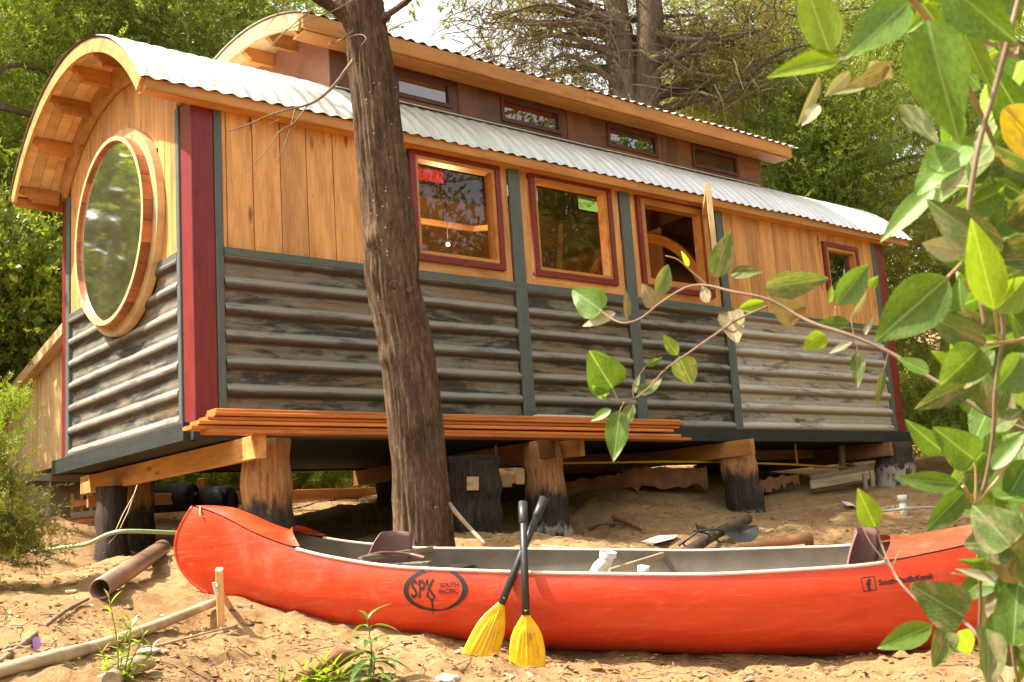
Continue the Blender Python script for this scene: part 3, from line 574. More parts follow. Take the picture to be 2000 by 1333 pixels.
beam('loft_beam', (p1.x, 1.3, p1.z), (p1.x - .05, .75, p1.z - .12), .05, .045, M['board'], CB); beam('shelf', (2.1, 1.9, 1.55), (3.4, 1.9, 1.55), .3, .025, M['dark_wood'], CB, (0, 1, 0))
beam('ladder_stile', (4.35, 1.9, .1), (4.25, 1.4, 2.3), .07, .03, M['dark_wood'], CB, (0, 1, 0)); beam('ladder_stile', (4.75, 1.9, .1), (4.65, 1.4, 2.3), .07, .03, M['dark_wood'], CB, (0, 1, 0))
for i in range(6): t = .15 + i * .15; beam('ladder_rung', (4.36 - .1 * t, 1.9 - .5 * t, .1 + 2.2 * t), (4.74 - .1 * t, 1.9 - .5 * t, .1 + 2.2 * t), .04, .03, M['dark_wood'], CB)
bl = aty(875, 478, .9); em = bpy.data.materials.new('bulb_glow'); em.use_nodes = True; em.node_tree.nodes.clear(); e_ = em.node_tree.nodes.new('ShaderNodeEmission'); e_.inputs[0].default_value = (1, .62, .25, 1); e_.inputs[1].default_value = 12; oo = em.node_tree.nodes.new('ShaderNodeOutputMaterial'); em.node_tree.links.new(e_.outputs[0], oo.inputs[0])
bm = bmesh.new(); bmesh.ops.create_uvsphere(bm, u_segments=20, v_segments=14, radius=.016); me = bpy.data.meshes.new('bulb'); bm.to_mesh(me); bm.free()
bulb = thing('lamp_bulb', bl, 'small glowing bulb hanging inside behind the window beside the tree trunk', 'light bulb'); obj('bulb', me, em, bulb, Matrix.Translation(bl), True); tube('cord', [bl + Vector((0, 0, .02)), bl + Vector((0, 0, .55))], .004, M['black'], bulb, 6)
pl = bpy.data.lights.new('bulb_light', 'POINT'); pl.energy = 18; pl.color = (1, .62, .3); pl.shadow_soft_size = .03; po = bpy.data.objects.new('bulb_light', pl); po.location = bl + Vector((0, 0, -.06)); COL.objects.link(po)
# ------------------------------------------------------------------ posts and beams under the cabin
def logpost(base, top, r, mat, label, nz=.10, seed=1, group='log posts under the cabin', fl=1.12):
    base, top = Vector(base), Vector(top); n = 14; pts = [base.lerp(top, i / n) for i in range(n + 1)]; rr = [r * (fl - (fl - 1) * (i / n)) * (1 + .05 * math.sin(i * 1.3 + seed)) for i in range(n + 1)]
    v, f = tube_data(pts, rr, 22, nz=nz, nf=9, seed=seed); o = obj('log_post', mesh([x - base for x in v], f), mat, None, Matrix.Translation(base)); o.data.polygons.foreach_set('use_smooth', [len(p.vertices) == 4 for p in o.data.polygons])
    return tag(o, label, 'log post', group)
def post_at(x, y, r, lo, ash, label, seed, zt=-.125, dx=0, fl=1.12, zb=None):
    z = gzn(x, y) - .12 if zb is None else zb; return logpost((x + dx, y, z), (x, y, zt), r, charmat('charred_post', lo + .12, None if ash is None else ash + .12, ash), label, seed=seed, fl=fl)
post_at(.48, -.02, .158, .30, None, 'thick golden peeled log post with charred foot behind the canoe bow', 2, fl=1.15)
post_at(2.93, 0, .155, .36, .20, 'log post behind the crossed paddles, burnt black and whitewashed at its foot', 5, dx=.04)
post_at(5.36, .0, .165, .38, .12, 'short log post under the middle right of the cabin, charred with silvery foot', 8, dx=.10)
post_at(8.06, .02, .19, .62, .30, 'dark log post under the far right corner of the cabin with pale foot', 11)
p = at(218, 960, 8.75); z0 = at(218, 1133, 8.75).z
logpost((p.x, p.y, z0 - .1), (p.x, p.y, -.27), .115, charmat('charred_post_dark', .95, None, None), 'square looking blackened post under the left end of the orange beam', .06, 14)
for (x, y, s, l) in ((.5, 2.25, 21, 'brown post deep under the cabin behind the leftmost beam'), (2.95, 2.3, 22, 'dark brown post deep under the cabin left of the tree'), (5.4, 2.4, 23, 'dark post under the back of the cabin behind the yellow pipe'), (8.0, 2.4, 24, 'dark post under the back right corner of the cabin')): post_at(x, y, .11, .3, None, l, s)
def tb(nm, p0, p1, w_, t_, mat, label, cat, up=(0, 0, 1), group=None): return tag(beam(nm, p0, p1, w_, t_, mat, None, up), label, cat, group)
G1 = 'cross beams carrying the cabin'
tb('support_beam', (.275, -.375, -.20), (.255, 2.86, -.20), .15, .055, M['board'], 'long orange cross beam under the left end of the cabin', 'beam', group=G1)
tb('support_beam', (2.84, -.30, -.20), (2.84, 2.7, -.20), .15, .055, M['dark_wood'], 'second cross beam, its end beside the middle post under the board stack', 'beam', group=G1)
tb('support_beam', (3.12, -.28, -.20), (3.12, 2.7, -.20), .14, .05, M['fascia'], 'short orange beam end right of the post behind the paddles', 'beam', group=G1)
tb('support_beam', (5.215, -.32, -.20), (5.215, 2.7, -.20), .145, .055, M['fascia'], 'orange brown cross beam with a bolt head on top of the short log post', 'beam', group=G1)
tb('support_beam', (7.85, -.1, -.20), (7.85, 2.7, -.20), .15, .055, M['dark_wood'], 'dark cross beam under the right end of the cabin', 'beam', group=G1)
tb('support_beam', (8.42, .35, -.20), (8.42, 2.9, -.20), .15, .055, M['fascia'], 'red brown beam end sticking out past the right corner of the cabin', 'beam', group=G1)
bolt = obj('bolt', mesh(*tube_data([(5.185, .02, -.2), (5.175, .02, -.2)], .014, 8)), M['grey'], None); tag(bolt, 'steel bolt head in the orange beam on the short post', 'bolt')
tb('long_joist', (.3, 2.9, -.33), (5.2, 2.9, -.33), .10, .04, M['board'], 'pale orange joist running along the back under the cabin', 'joist')
tb('frame_stud', at(392, 935, 10.4), at(394, 1010, 10.4), .06, .04, M['fascia'], 'short upright stud under the joist behind the canoe bow', 'stud', (1, 0, 0))
tb('brace_board', at(1100, 900, 10.9), at(1640, 880, 13.0), .16, .03, M['dark_wood'], 'dark board slung low along the back under the cabin', 'board')
# board stack
G2 = 'sawn boards stacked on the beam ends'
lay = [(-.10, 4.22, -.36, -.40, -.112, -.150, 'lowest board of the stack, its right end splayed downwards'), (-.20, 4.14, -.33, -.36, -.086, -.118, 'board second from the bottom of the stack, reaching furthest left'), (-.16, 4.05, -.35, -.36, -.058, -.075, 'third board from the bottom of the stack'),
       (-.10, 4.16, -.34, -.33, -.032, -.040, 'fourth board from the bottom of the stack'), (-.06, 4.19, -.36, -.35, -.006, -.016, 'fifth board from the bottom, just under the top board of the stack'), (-.04, 4.17, -.33, -.34, .019, .010, 'topmost long board of the stack against the metal wall')]
for xa, xb, ya, yb, za, zb_, lb in lay: tb('stacked_board', (xa, ya, za), (xb, yb, zb_), .135, .0235, M['redboard'], lb, 'board', (0, 1, 0), G2)
tb('white_strip', (2.58, -.36, .034), (3.20, -.36, .032), .05, .014, M['whitewood'], 'short white strip lying on top of the board stack', 'strip', (0, 1, 0))
# pipes
G3 = None
yp = [at(966, 855, 9.2), at(972, 903, 9.2), at(1000, 906, 9.25), at(1310, 902, 10.3), at(1420, 903, 10.8), at(1555, 908, 11.6), at(1685, 916, 12.3)]
o = tube('gas_pipe', yp, .011, M['yellow_pipe'], None, 8); tag(o, 'thin yellow gas pipe running under the cabin floor', 'pipe')
tube('riser', [at(1552, 862, 11.6), at(1557, 908, 11.6)], .011, M['yellow_pipe'], o, 8)
tag(tube('drain_pipe', [at(1643, 862, 12.4), at(1646, 935, 12.4)], .04, M['grey'], None, 14), 'upright grey drain pipe dropping from the cabin floor', 'pipe')
tag(tube('white_drain', [at(1655, 915, 13), at(1705, 902, 13.4)], .05, M['white'], None, 12), 'pale horizontal drain pipe under the right end of the cabin', 'pipe')
# ------------------------------------------------------------------ canoe
P0, P1 = at(338, 1060, 5.85), at(2160, 1080, 5.27); P0.z = P1.z = 0; CL = (P1 - P0).length; cd = (P1 - P0).normalized(); cn = Vector((-cd.y, cd.x, 0))
def itp(x, tab): return float(np.interp(x, [t[0] for t in tab], [t[1] for t in tab]))
def smooth_tab(tab):
    X = np.linspace(0, 1, 201); Y = np.interp(X, [t[0] for t in tab], [t[1] for t in tab]); k = np.ones(13) / 13; Yp = np.pad(Y, 6, mode='reflect', reflect_type='odd'); Y = np.convolve(Yp, k, 'valid'); return list(zip(X, Y))
ST = smooth_tab([(0, -.600), (.035, -.635), (.09, -.76), (.16, -.86), (.25, -.935), (.42, -1.000), (.59, -1.055), (.76, -1.070), (.86, -1.025), (.94, -.975), (1, -.93)])
KT = smooth_tab([(0, -1.06), (.05, -1.12), (.13, -1.235), (.21, -1.31), (.37, -1.405), (.59, -1.495), (.85, -1.565), (1, -1.57)])
BM = .43
def hull_pt(s, h, side, inset=0.0, lift=0.0):
    b = BM * (1 - abs(2 * s - 1) ** 2.3) - inset; b = max(b, .003); S, K = itp(s, ST), itp(s, KT) + lift
    e = min(1, min(s, 1 - s) / .17); e = e * e * (3 - 2 * e)
    mid = math.sin(math.pi / 2 * 1.14 * max(h, 0) ** .60); shp = (h ** .75) * (1 - e) + mid * e
    XL = .20 * (1 - h) ** 4.2 + .11 * max(0, (h - .45) / .55) ** 2; XR = CL - .22 * (1 - h) ** 4.2 - .06 * max(0, (h - .6) / .4) ** 2
    x = XL + s * (XR - XL); y = side * b * shp; z = K + (S - K) * h + y * .11
    p = P0 + cd * x + cn * y; return Vector((p.x, p.y, z))
canoe = thing('canoe', hull_pt(.5, 0, 1), 'long red plastic canoe with black oval logo lying on the sand', 'canoe')
def hullmesh(inset, lift, ns=96, nh=20, flip=False):
    vs, fs = [], []; rows = [(-1, 1 - k / nh) for k in range(nh + 1)] + [(1, k / nh) for k in range(1, nh + 1)]
    ss = [0.5 - .5 * math.cos(math.pi * i / ns) for i in range(ns + 1)]
    for s in ss:
        for sd_, h in rows: vs.append(hull_pt(s, max(h, 0) ** 1.0, sd_, inset, lift))
    w_ = len(rows)
    for i in range(ns):
        for j in range(w_ - 1): f = (i * w_ + j, i * w_ + j + 1, (i + 1) * w_ + j + 1, (i + 1) * w_ + j); fs.append(f if flip else f[::-1])
    return vs, fs
hv, hf = hullmesh(0, 0); c0 = WM[canoe.name].translation
hull = obj('hull', mesh([v - c0 for v in hv], hf), M['hull'], canoe, Matrix.Translation(c0), True)
iv, if_ = hullmesh(.014, .025, flip=True); obj('hull_lining', mesh([v - c0 for v in iv], if_), M['canoein'], canoe, Matrix.Translation(c0), True)
bvh = BVHTree.FromPolygons(hv, hf)
for sd_ in (-1, 1):
    pts = [hull_pt(s, 1, sd_) + Vector((0, 0, .002)) for s in np.linspace(.142, .772, 80)]
    tube('gunwale', pts, .009, M['gunwale'], canoe, 8)
tube('stem_edge', [hull_pt(0, h, 1) for h in np.linspace(0, 1, 30)], .009, M['hull'], canoe, 8)
def deck(s0, s1, rim_h, flip, mat, name='deck'):
    vs, fs = [], []; n, k_ = 22, 12
    for i in range(n + 1):
        s = s0 + (s1 - s0) * i / n; t = i / n if not flip else 1 - i / n
        for j in range(k_ + 1):
            v = j / k_; a = hull_pt(s, 1, -1); b = hull_pt(s, 1, 1); cz = .045 * math.sin(math.pi * v) * min(1, t * 3)
            # rim curls upward at the inner end
            cz += rim_h * max(0, (t - .86) / .14) ** 2 * (.25 + .75 * math.sin(math.pi * min(1, v * 1.0)))
            arch = (.10 if not flip else -.10) * math.sin(math.pi * v) * -1 * max(0, (t - .5) * 2)
            p = a.lerp(b, v) + Vector((0, 0, cz + .008)) + cd * arch; vs.append(p)
    for i in range(n):
        for j in range(k_): f = (i * (k_ + 1) + j, (i + 1) * (k_ + 1) + j, (i + 1) * (k_ + 1) + j + 1, i * (k_ + 1) + j + 1); fs.append(f)
    return obj(name, mesh([v - c0 for v in vs], fs), mat, canoe, Matrix.Translation(c0), True)
deck(.004, .146, .05, False, M['hull']); deck(.770, .995, .03, True, M['hull'])
def seatback(px, py, D, w_, h_, tilt):
    c = at(px, py, D); vs, fs = [], []; n = 12; rows = 6
    for s in (0, 1):
        for j in range(rows + 1):
            v = j / rows
            for i in range(n + 1):
                u = i / n * 2 - 1; ww = w_ * (1 - .25 * v ** 3); p = c + (cn * .62 + cd * .78) * (u * ww) + (cd * .62 - cn * .78) * (-.05 * (1 - u * u) + s * .012) + cd * (tilt * v) + Vector((0, 0, h_ * (v - 1) + .02 * (1 - u ** 4) * v)); vs.append(p)
    w1 = n + 1; off = (rows + 1) * w1
    for j in range(rows):
        for i in range(n): a = j * w1 + i; fs += [(a, a + 1, a + 1 + w1, a + w1), (off + a, off + a + w1, off + a + w1 + 1, off + a + 1)]
    for i in range(n): a = rows * w1 + i; fs.append((a, a + 1, off + a + 1, off + a))
    for j in range(rows): a = j * w1; fs.append((a, a + w1, off + a + w1, off + a)); a += n; fs.append((a, off + a, off + a + w1, a + w1))
    return obj('seat_back', mesh([v - c0 for v in vs], fs), M['seat'], canoe, Matrix.Translation(c0), True)
seatback(752, 1046, 5.8, .125, .16, .05); seatback(1668, 1040, 5.35, .10, .20, .06)
for (a, b, w_, t_, m_) in (((850, 1072, 6.05), (705, 1093, 5.45), .03, .015, 'dull'), ((1058, 1068, 6.05), (1150, 1076, 6.02), .02, .01, 'gunwale')): beam('thwart', at(*a), at(*b), w_, t_, M[m_], canoe)
beam('seat_base', at(720, 1125, 5.75), at(840, 1120, 5.75), .25, .12, M['canoein'], canoe, cn)
tube('seat_strap', spline([at(700, 1092, 5.5), at(745, 1080, 5.6), at(800, 1083, 5.7), at(830, 1090, 5.6)], 5), .008, M['seat'], canoe, 6)
tube('bow_rope', spline([hull_pt(.012, 1, -1) + Vector((0, 0, .012)), at(392, 1008, 5.8), at(405, 1012, 5.82), at(425, 1018, 5.84)], 6), .006, M['rope'], canoe, 6)
tb('loose_slat', at(1190, 1118, 5.5), at(1312, 1080, 6.0), .035, .018, M['dull'], 'pale wooden slat laid across inside the canoe near the white elbow', 'slat')
el = tube('pipe_elbow', [at(1163, 1122, 5.62), at(1170, 1108, 5.62), at(1183, 1098, 5.62), at(1187, 1082, 5.62)], [.034, .034, .036, .038], M['white'], None, 16, caps=False); tag(el, 'white plastic pipe elbow standing inside the canoe', 'pipe elbow')
for k_, (a, b) in enumerate((((1187, 1088), (1188, 1078)),)): tube('socket_rim', [at(*a, 5.62), at(*b, 5.62)], .043, M['white'], el, 16, caps=False)
tag(tube('white_cup', [at(1256, 1122, 5.6), at(1257, 1106, 5.6)], [.028, .031], M['white'], None, 14), 'small white plastic cap inside the canoe right of the elbow', 'cap')
# printing on the hull: laid on the surface, 1.5 mm proud
def on_hull(O, a, b, tilt=0):
    ca, sa = math.cos(tilt), math.sin(tilt); a, b = a * ca - b * sa, a * sa + b * ca; P = O + cd * a + Vector((0, 0, 1)) * b - cn * 2
    hit = bvh.ray_cast(P, cn); return (hit[0] - cn * .0025) if hit[0] else None
def decal(name, verts2, faces, O, tilt, parent=hull):
    pts = [on_hull(O, a, b, tilt) for a, b in verts2]
    fs = [f for f in faces if all(pts[i] is not None for i in f)]; pts = [p if p is not None else Vector(O) for p in pts]
    return obj(name, mesh([p - c0 for p in pts], fs), M['ink'], parent, Matrix.Translation(c0))
def text2(txt, size, x, y, sx=1, bold=0, shear=0):
    cu = bpy.data.curves.new('lettering', 'FONT'); cu.body = txt; cu.size = size; cu.offset = bold; cu.shear = shear; cu.resolution_u = 3; cu.align_x = 'LEFT'
    ob = bpy.data.objects.new('lettering_tmp', cu); COL.objects.link(ob); dg = bpy.context.evaluated_depsgraph_get(); me = bpy.data.meshes.new_from_object(ob.evaluated_get(dg)); bpy.data.objects.remove(ob)
    v = [(p.co.x * sx + x, p.co.y + y) for p in me.vertices]; f = [tuple(p.vertices) for p in me.polygons]; bpy.data.meshes.remove(me); return v, f
def hullpx(px, py):
    d = (FWD + RGT * ((px - 1000) / FPX) - UPV * ((py - 666.5) / FPX)).normalized(); return bvh.ray_cast(CAM, d)[0]
O = hullpx(850, 1152); tl = math.radians(-1.5)
def swoosh(a, b, w0, w1, t0, t1, n=60, dx=0, dy=0):
    vs, fs = [], []
    for i in range(n + 1):
        t = t0 + (t1 - t0) * i / n; u = i / n; w_ = w0 + (w1 - w0) * math.sin(math.pi * u) ** .8
        for r in (0, 1): vs.append(((a - r * w_) * math.cos(t) + dx, (b - r * w_ * .8) * math.sin(t) + dy))
    for i in range(n): fs.append((2 * i, 2 * i + 1, 2 * i + 3, 2 * i + 2))
    return vs, fs
decal('logo_ring', *swoosh(.158, .100, .004, .026, math.radians(-80), math.radians(80)), O, tl); decal('logo_ring', *swoosh(.158, .100, .004, .024, math.radians(60), math.radians(290)), O, tl)
decal('logo_ring', *swoosh(.146, .092, .001, .006, math.radians(150), math.radians(262), dx=.004, dy=-.006), O, tl)
decal('lettering', *text2('SPK', .118, -.122, -.034, .64, .0022), O, tl); decal('lettering', *text2('SOUTH', .030, .022, .010, .95, .0008), O, tl); decal('lettering', *text2('PACIFIC', .030, .015, -.020, .92, .0008), O, tl)
fig = [(-.018, -.028), (-.012, -.030), (-.006, -.040), (.006, -.040), (.012, -.030), (.018, -.028), (.012, -.044), (.005, -.055), (.005, -.085), (.001, -.125), (-.002, -.085), (-.005, -.055), (-.012, -.044)]
decal('paddler_mark', [(x - .018, y) for x, y in fig], [(0, 1, 12), (1, 2, 11, 12), (2, 3, 7, 11), (3, 4, 6, 7), (4, 5, 6), (7, 8, 10, 11), (8, 9, 10)], O, tl)
O2 = hullpx(1697, 1141); tl2 = math.radians(3)
def sq(a, w_, r=.008):
    out, inn = [], []
    for q in range(4):
        for k_ in range(4):
            t = math.pi / 2 * (q + k_ / 3); cx, cy = [(1, 1), (-1, 1), (-1, -1), (1, -1)][q]; out.append((cx * (a - r) + r * math.cos(t), cy * (a - r) + r * math.sin(t))); inn.append((cx * (a - r) + (r - w_) * math.cos(t), cy * (a - r) + (r - w_) * math.sin(t)))
    n = len(out); return out + inn, [(i, (i + 1) % n, n + (i + 1) % n, n + i) for i in range(n)]
decal('logo_square', *sq(.032, .004), O2, tl2); decal('lettering', *text2('f', .066, -.010, -.026, 1, .003), O2, tl2); decal('lettering', *text2('South-PacificKayak', .034, .045, -.012, .98, .0012), O2, tl2)
O3 = hullpx(402, 1070); decal('lettering', *text2('South Pacific', .016, -.03, 0, 1), O3, math.radians(-5))
# ------------------------------------------------------------------ paddles
def paddle(grip, mid, tip, face, width, label, wtop=.02):
    grip, mid, tip = Vector(grip), Vector(mid), Vector(tip); root = thing('paddle', tip, label, 'paddle', 'yellow bladed paddles leaning on the canoe')
    tube('shaft', [grip, grip.lerp(mid, .5), mid + (tip - mid) * .10], [.0165, .0175, .0175], M['black'], root, 14); d = (mid - grip).normalized()
    tube('grip', [grip - d * .004, grip + d * .10, grip + d * .105], [.0225, .0215, .0175], M['black'], root, 16)
    ax = (tip - mid); ln = ax.length; ax.normalize(); sx = (face - ax * face.dot(ax)).normalized(); nn = sx.cross(ax)
    tab = [(0, .024), (.06, .028), (.16, .062), (.30, .112), (.45, .146), (.65, .163), (.85, .168), (.95, .164), (1, .150)]; nu, nv = 34, 30; vs, fs = [], []
    for s in (1, -1):
        for i in range(nu + 1):
            u = i / nu; w_ = itp(u, tab) * width / .168
            for j in range(nv + 1):
                v = j / nv * 2 - 1; rib = 0
                for k_ in (-.62, -.32, 0, .32, .62): rib += math.exp(-((v - k_ * (.4 + .6 * u)) / .07) ** 2) * (1 if k_ else 1.5) * max(0, min(1, (u - .12 - abs(k_) * .25) * 6)) * max(0, min(1, (.97 - u + (.0 if k_ == 0 else -.08)) * 8))
                th = .0035 + .010 * max(0, 1 - u * 4) * (1 - v * v); p = mid + ax * (u * ln) + sx * (v * w_ / 2) + nn * (s * (th + .0045 * rib) * (1 - abs(v) ** 8 * .8) + .012 * (v * v) * u + .02 * u * u); vs.append(p)
    w1 = nv + 1; off = (nu + 1) * w1
    for i in range(nu):
        for j in range(nv): a = i * w1 + j; fs += [(a, a + 1, a + 1 + w1, a + w1), (off + a, off + a + w1, off + a + w1 + 1, off + a + 1)]
    for i in range(nu): a = i * w1; fs.append((a, a + w1, off + a + w1, off + a)); a += nv; fs.append((a, off + a, off + a + w1, a + w1))
    for j in range(nv): a = nu * w1 + j; fs.append((a, a + 1, off + a + 1, off + a))
    obj('blade', mesh([v - tip for v in vs], fs), M['blade'], root, Matrix.Translation(tip), True); return root
paddle(at(1021, 983, 5.32), at(1027, 1192, 5.05), at(1031, 1308, 4.98), RGT, .166, 'upright paddle with yellow ribbed blade stuck in the sand, right one of the crossed pair')
paddle(at(1062, 975, 5.40), at(984, 1168, 5.12), at(930, 1304, 5.0), (RGT * .93 + FWD * .35 - UPV * -.25), .160, 'slanted paddle with yellow blade crossing behind the upright one')
# ------------------------------------------------------------------ front tree
def bark_tube(name, pts, rad, mat, parent, seg, fiss, seed, knots=()):
    pts = spline(pts, 10) if len(pts) < 30 else pts; n = len(pts); rr = np.interp(np.linspace(0, 1, n), np.linspace(0, 1, len(rad)), rad); vs, fs = [], []
    a = None
    for i, p in enumerate(pts):
        t = (pts[min(i + 1, n - 1)] - pts[max(i - 1, 0)]).normalized(); a = a or t.orthogonal().normalized(); a = (a - t * a.dot(t)).normalized(); b = t.cross(a)
        for k in range(seg):
            an = 2 * math.pi * k / seg; d = a * math.cos(an) + b * math.sin(an); q = Vector((d.x * 7, d.y * 7, p.z * 1.6 + seed)); r = rr[i]
            r += rr[i] * (.07 * mnoise.noise(Vector((d.x * 1.5, d.y * 1.5, p.z * 1.5 + seed)))) + fiss * (abs(mnoise.noise(q * 1.3)) * -1.6 + mnoise.noise(Vector((d.x * 16, d.y * 16, p.z * 4)))) 
            w_ = p + d * r
            for (kp, kr, kh) in knots:
                dd = (w_ - kp).length
                if dd < kr * 2.5: r += kh * math.exp(-(dd / kr) ** 2)
            vs.append(p + d * r)
    for i in range(n - 1):
        for k in range(seg): fs.append((i * seg + k, i * seg + (k + 1) % seg, (i + 1) * seg + (k + 1) % seg, (i + 1) * seg + k))
    org = WM[parent.name].translation if parent else Vector((0, 0, 0))
    return obj(name, mesh([v - org for v in vs], fs), mat, parent, Matrix.Translation(org), True)
TD = 6.75
b0 = at(828, 1075, TD); b0.z = gzn(b0.x, b0.y) - .1
ft = thing('cypress_tree', b0, 'brown bare trunk of a tree rising in front of the cabin wall', 'tree')
tp = [b0 - Vector((0, 0, .2)), at(828, 1060, TD), at(818, 900, TD), at(796, 700, TD), at(768, 560, TD), at(762, 465, TD), at(733, 200, TD), at(706, 0, TD), at(690, -160, TD), at(665, -500, TD), at(640, -900, TD), at(640, -1500, TD), at(640, -2100, TD)]
ppm = FPX / TD
kn = [(at(724, 466, TD - .12), .06, .028), (at(790, 560, TD - .16), .07, .02), (at(760, 430, TD - .16), .08, .015), (at(775, 395, TD - .15), .05, .02), (at(752, 700, TD - .1), .05, .02), (at(668, 15, TD), .08, .05)]
pts = []
for i, p in enumerate(spline(tp, 26)): pts.append(p)
bark_tube('trunk', pts, [x / ppm for x in (72, 60, 53, 54, 52, 53, 46, 40, 36, 32, 26, 16, 6)], M['bark'], ft, 110, .014, 3.1, kn)
tk = [c for c in ft.children if c.name.startswith('trunk')][0]; tbv = BVHTree.FromPolygons([v.co + b0 for v in tk.data.vertices], [tuple(p.vertices) for p in tk.data.polygons])
vs, fs = [], []
for i in range(70):
    py = R.choice([R.uniform(120, 620), R.uniform(180, 480), R.uniform(20, 1000)]); px = itp(py, [(0, 706), (200, 733), (465, 762), (700, 796), (900, 818), (1050, 828)]) + R.uniform(-45, 45); d_ = (at(px, py, TD) - CAM).normalized(); h_ = tbv.ray_cast(CAM, d_)
    if h_[0] is None: continue
    n_ = h_[1]; a_ = n_.orthogonal().normalized(); c_ = n_.cross(a_); s = len(vs); rr_ = abs(R.gauss(0, .0016)) + .0014; p_ = h_[0] + n_ * .003
    for k in range(5): t_ = k * 1.2566; vs.append(p_ - b0 + (a_ * math.cos(t_) + c_ * math.sin(t_)) * rr_ * R.uniform(.6, 1.3) + n_ * R.uniform(0, .002))
    fs.append(tuple(range(s, s + 5)))
o = obj('resin_drops', mesh(vs, fs), M['whitewood'], ft, Matrix.Translation(b0)); o['kind'] = 'stuff'
for sx_, sy_ in ((768, 556), (800, 566)):
    d_ = (at(sx_, sy_, TD) - CAM).normalized(); h_ = tbv.ray_cast(CAM, d_)
    if h_[0] is not None: tube('branch_stub', [h_[0] + d_ * .04, h_[0] - d_ * .022], [.026, .019], M['farbark'], ft, 12)
tube('limb', spline([at(745, 40, TD - .02), at(760, 28, TD - .1), at(782, 12, TD - .15), at(805, -8, TD - .2), at(860, -80, TD - .3)], 4), [.03] * 4 + [.018] * 13, M['bark'], ft, 8)
tube('limb', spline([at(680, 30, TD - .02), at(640, 8, TD - .1), at(600, -20, TD - .2), at(520, -90, TD - .2)], 4), [.05] * 3 + [.035] * 10, M['bark'], ft, 8)
TW = at(690, 120, TD - .12)
br = [[(690, 118), (670, 145), (652, 168), (625, 192), (600, 205), (560, 215), (520, 228), (480, 246), (446, 257)], [(600, 207), (575, 240), (545, 258), (520, 295), (480, 338)], [(545, 235), (520, 245)], [(577, 210), (570, 240), (555, 285), (540, 318)], [(690, 0), (650, 22), (600, 40), (560, 58), (510, 58)], [(610, 20), (580, 42), (550, 70), (530, 95)], [(690, 60), (655, 85), (648, 80), (640, 90)], [(575, -10), (540, 30), (520, 55)], [(660, 80), (700, 68), (715, 75), (705, 90)], [(760, 60), (790, 45), (830, 38)], [(560, 58), (530, 90), (538, 95)]]
for i, b_ in enumerate(br):
    q = spline([at(x, y, TD - .15 - .05 * k) for k, (x, y) in enumerate(b_)], 4); r0 = .012 if i == 0 else .005; tube('twig', q, [r0 * (1 - .75 * k / len(q)) for k in range(len(q))], M['twig'], ft, 5)
# ------------------------------------------------------------------ foliage
def foliage(seed, blobs, ntri, lf=.05, wd=.016, spray=.35, droop=.15, nlf=30, shell=.55, up=.5):
    """blobs: (centre, radius, squash). Feathery sprays of leaflets gathered in clumps."""
    r = np.random.default_rng(seed); vol = np.array([b[1] ** 2 * b[2] for b in blobs]); vol = vol / vol.sum(); npp = ntri // nlf; per = 9; nc = max(6, npp // per)
    bi = r.choice(len(blobs), nc, p=vol); C = np.array([tuple(b[0]) for b in blobs])[bi]; RR_ = np.array([b[1] for b in blobs])[bi]; SQ = np.array([b[2] for b in blobs])[bi]
    d = r.normal(size=(nc, 3)); d /= np.linalg.norm(d, axis=1)[:, None]; rad = (shell + (1 - shell) * r.random(nc)) * (1 + .12 * r.normal(size=nc)); cc = C + d * (rad * RR_)[:, None] * np.stack([np.ones(nc), np.ones(nc), SQ], 1)
    cs = spray * (.6 + .8 * r.random(nc))
    S = np.repeat(np.arange(nc), per); n = len(S); so = cc[S] + r.normal(size=(n, 3)) * (cs[S] * .45)[:, None]
    ax = d[S] * .8 + r.normal(size=(n, 3)) * .55; ax[:, 2] += up - droop * 2; ax /= np.linalg.norm(ax, axis=1)[:, None]; ln = cs[S] * (.6 + .7 * r.random(n))
    sd_ = np.cross(ax, r.normal(size=(n, 3))); sd_ /= np.linalg.norm(sd_, axis=1)[:, None]
    T = r.random((n, nlf)); sg = np.where(r.random((n, nlf)) < .5, -1, 1); base = so[:, None] + ax[:, None] * (T * ln[:, None])[..., None]; base[..., 2] -= droop * (T ** 2) * ln[:, None]
    ld = ax[:, None] * (.55 + .3 * r.random((n, nlf)))[..., None] + sd_[:, None] * (sg * (1.1 - .8 * T))[..., None] + r.normal(size=(n, nlf, 3)) * .32; ld /= np.linalg.norm(ld, axis=2)[..., None]
    wv = np.cross(ld, r.normal(size=(n, nlf, 3))); wv /= np.linalg.norm(wv, axis=2)[..., None]; l_ = lf * (.6 + .8 * r.random((n, nlf)))[..., None]; w_ = wd * (.7 + .6 * r.random((n, nlf)))[..., None]
    V = np.stack([base - wv * w_ * .5, base + ld * l_ * .55 + wv * w_ * .6, base + ld * l_], 2).reshape(-1, 3)
    return V, np.arange(len(V)).reshape(-1, 3), cc, d
